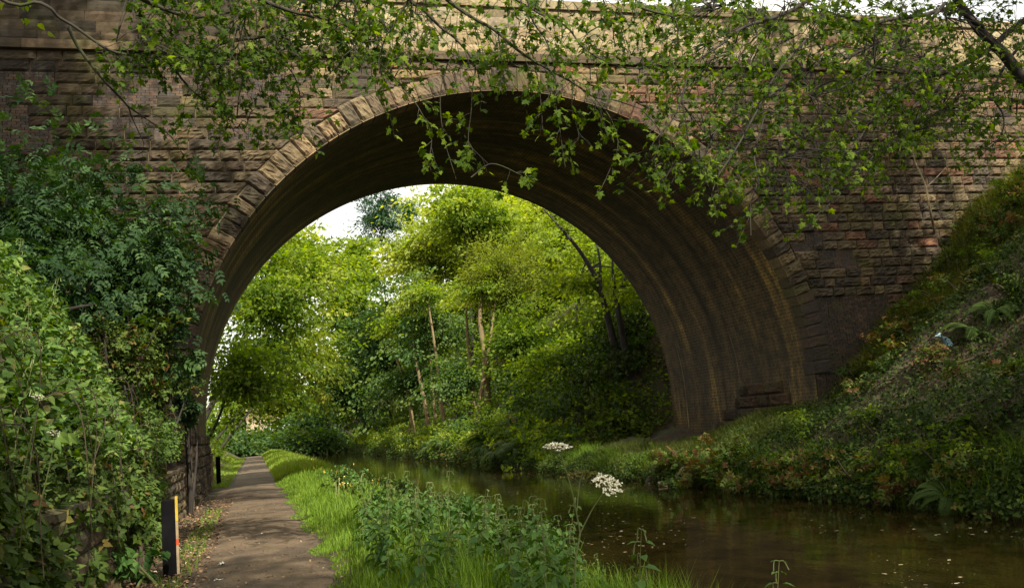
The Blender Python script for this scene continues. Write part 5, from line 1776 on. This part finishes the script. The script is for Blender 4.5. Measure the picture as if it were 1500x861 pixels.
# broken branches on the embankment
for k, (a, b, m, lab) in enumerate([((1405, 590), (1490, 545), 1440, 'bare broken branch lying across the embankment soil'), ((1425, 605), (1500, 560), 1460, 'thin grey branch slanting under the rock'), ((1400, 545), (1450, 520), 1425, 'short dead stick near the ferns')]):
    pa, pb = hit(*a), hit(*b)
    pm = (pa + pb) / 2 + np.array([-.05, -.1, .12])
    pa, pb = pa + np.array([-.05, -.1, .12]), pb + np.array([-.05, -.1, .14])
    g = Geo(); sp = smooth_poly([pa, (pa + pm) / 2 + rng.normal(size=3) * .04, pm, pb], 5)
    tube(g, sp, (.03, .012), 6)
    for q in (6, 10):
        tube(g, [sp[q], sp[q] + rng.normal(size=3) * .15 + np.array([0, 0, .12])], (.010, .004), 5)
    tag(g.build('fallen_branch', M['old_wood'], origin=pa), lab, 'branch')
# sapling growing at the wall
sp_base = hit(1372, 352)
o = empty('sapling', sp_base, 'thin pale sapling leaning against the stone wall above the slope', 'tree')
w = Geo()
Ys = 25.6
P = smooth_poly([sp_base - np.array([0, 0, .1]), U(1363, 310, Ys), U(1355, 270, Ys), U(1340, 235, Ys), U(1336, 205, Ys)], 5)
tube(w, P, (.05, .015), 6)
tube(w, smooth_poly([U(1356, 275, Ys), U(1370, 262, Ys), U(1385, 246, Ys)], 4), (.018, .006), 5)
w.build('trunk', M['grey_wood'], o)
c = Geo(); crown(c, U(1338, 200, Ys), (.8, .6, .7), 14, 30, .12, OVA, (.5, .5, .2), (.6, .2)); c.build('crown', M['mid_green'], o)
o = empty('dead_sapling', hit(1424, 325), 'thin dark upright stem rising from the rough grass of the slope', 'tree')
w = Geo(); b0 = np.array(o.location)
tube(w, smooth_poly([b0, b0 + np.array([.05, 0, .5]), b0 + np.array([-.02, 0, 1.1])], 4), (.03, .012), 5); w.build('trunk', M['bark'], o)

# ------------------------------------------------------------------ posts
def box(g, x0, x1, y0, y1, z0, z1, bev=.012):
    b = bev
    V = []
    for z, k in ((z0, 0), (z1 - b, 0), (z1, b)):
        V += [(x0 + k, y0 + k, z), (x1 - k, y0 + k, z), (x1 - k, y1 - k, z), (x0 + k, y1 - k, z)]
    Fq = []
    for l in range(2):
        for q in range(4): Fq.append((4 * l + q, 4 * l + (q + 1) % 4, 4 * l + 4 + (q + 1) % 4, 4 * l + 4 + q))
    Fq += [(8, 9, 10, 11), (3, 2, 1, 0)]
    g.add(V, np.array(Fq))


pb_ = U(248, 838, 13.2)
pb_[2] = 0
post = empty('wooden_post', pb_, 'black tarred timber post with a yellow topped edge strip by the bramble wall', 'post')
x0 = pb_[0]
g = Geo(); box(g, x0 - .07, x0 + .10, 13.1, 13.3, -.2, 1.0); g.build('shaft', M['black_post'], post)
g = Geo(); box(g, x0 + .103, x0 + .135, 13.1, 13.13, -.2, .72, .004); g.build('edge_strip', M['grey_wood'], post)
g = Geo(); box(g, x0 + .103, x0 + .136, 13.099, 13.131, .723, 1.04, .004); g.build('yellow_band', M['yellow_strip'], post)
g = Geo(); box(g, x0 + .102, x0 + .137, 13.097, 13.12, .42, .50, .004); g.build('red_band', M['red_paint'], post)
for (x, y, h, lab, mt) in [(-1.55, 42.5, 1.15, 'dark square post at the grass edge past the abutment', 'black_post'), (-1.75, 40.4, 1.3, 'pale timber post beside the end of the abutment', 'grey_wood'), (-1.8, 38.9, 1.7, 'mossy gatepost touching the back corner of the bridge', 'old_wood')]:
    o = empty('fence_post', (x, y, 0), lab, 'post')
    g = Geo(); box(g, x - .09, x + .09, y - .09, y + .09, -.2, h); g.build('shaft', M[mt], o)
    g = Geo(); box(g, x - .105, x + .105, y - .105, y + .105, h + .003, h + .05, .02); g.build('cap', M['old_wood'], o)

# ------------------------------------------------------------------ light, sky, camera
SUN_EL, SUN_AZ = math.radians(42), math.radians(12)   # azimuth: from behind the camera; negative = from its left side
sd = np.array([math.sin(SUN_AZ) * math.cos(SUN_EL), -math.cos(SUN_AZ) * math.cos(SUN_EL), math.sin(SUN_EL)])
L = bpy.data.lights.new('sun', 'SUN')
L.energy = 4.8
L.angle = math.radians(0.6)
L.color = (1.0, 0.93, 0.77)
lo = bpy.data.objects.new('sun', L)
COL.objects.link(lo)
lo.rotation_euler = Vector(sd).to_track_quat('Z', 'Y').to_euler()

wd = bpy.data.worlds.new('World')
scene.world = wd
wd.use_nodes = True
nt = wd.node_tree
bg = nt.nodes['Background']
sky = nt.nodes.new('ShaderNodeTexSky')
sky.sky_type = 'NISHITA'
sky.sun_disc = False
sky.sun_elevation = SUN_EL
sky.sun_rotation = math.atan2(sd[0], sd[1])
sky.air_density = 1.0
sky.dust_density = 4.0
sky.ozone_density = 1.0
tcw = nt.nodes.new('ShaderNodeTexCoord')
cn = nt.nodes.new('ShaderNodeTexNoise')
cn.inputs['Scale'].default_value = 2.2
cn.inputs['Detail'].default_value = 6.0
nt.links.new(tcw.outputs['Generated'], cn.inputs['Vector'])
cr_ = ramp(nt, [(0.30, (0.55, 0.55, 0.55)), (0.55, (0.95, 0.95, 0.95))], cn.outputs[0])
cloud = mixc(nt, sky.outputs[0], (6.3, 6.0, 5.1), cr_.outputs[0])
nt.links.new(cloud, bg.inputs[0])
bg.inputs[1].default_value = 0.12

cam = bpy.data.cameras.new('camera')
cam.sensor_width = 36.0
cam.lens = F * 36.0 / 1500.0
cam.clip_end = 2000
cam.clip_start = 0.05
co = bpy.data.objects.new('camera', cam)
COL.objects.link(co)
m = Matrix(((RT[0], UP[0], -FW[0], EYE[0]), (RT[1], UP[1], -FW[1], EYE[1]), (RT[2], UP[2], -FW[2], EYE[2]), (0, 0, 0, 1)))
co.matrix_world = m
scene.camera = co

scene.view_settings.view_transform = 'Standard'
scene.view_settings.look = 'None'
scene.view_settings.exposure = 1.2
scene.view_settings.gamma = 1.0
scene.render.engine = 'CYCLES'
cy = scene.cycles
cy.use_denoising = True
cy.max_bounces = 6
cy.diffuse_bounces = 3
cy.glossy_bounces = 3
cy.transmission_bounces = 3
cy.transparent_max_bounces = 4
cy.sample_clamp_indirect = 6.0
cy.use_adaptive_sampling = True
for o in scene.objects:
    if '_org' in o: del o['_org']
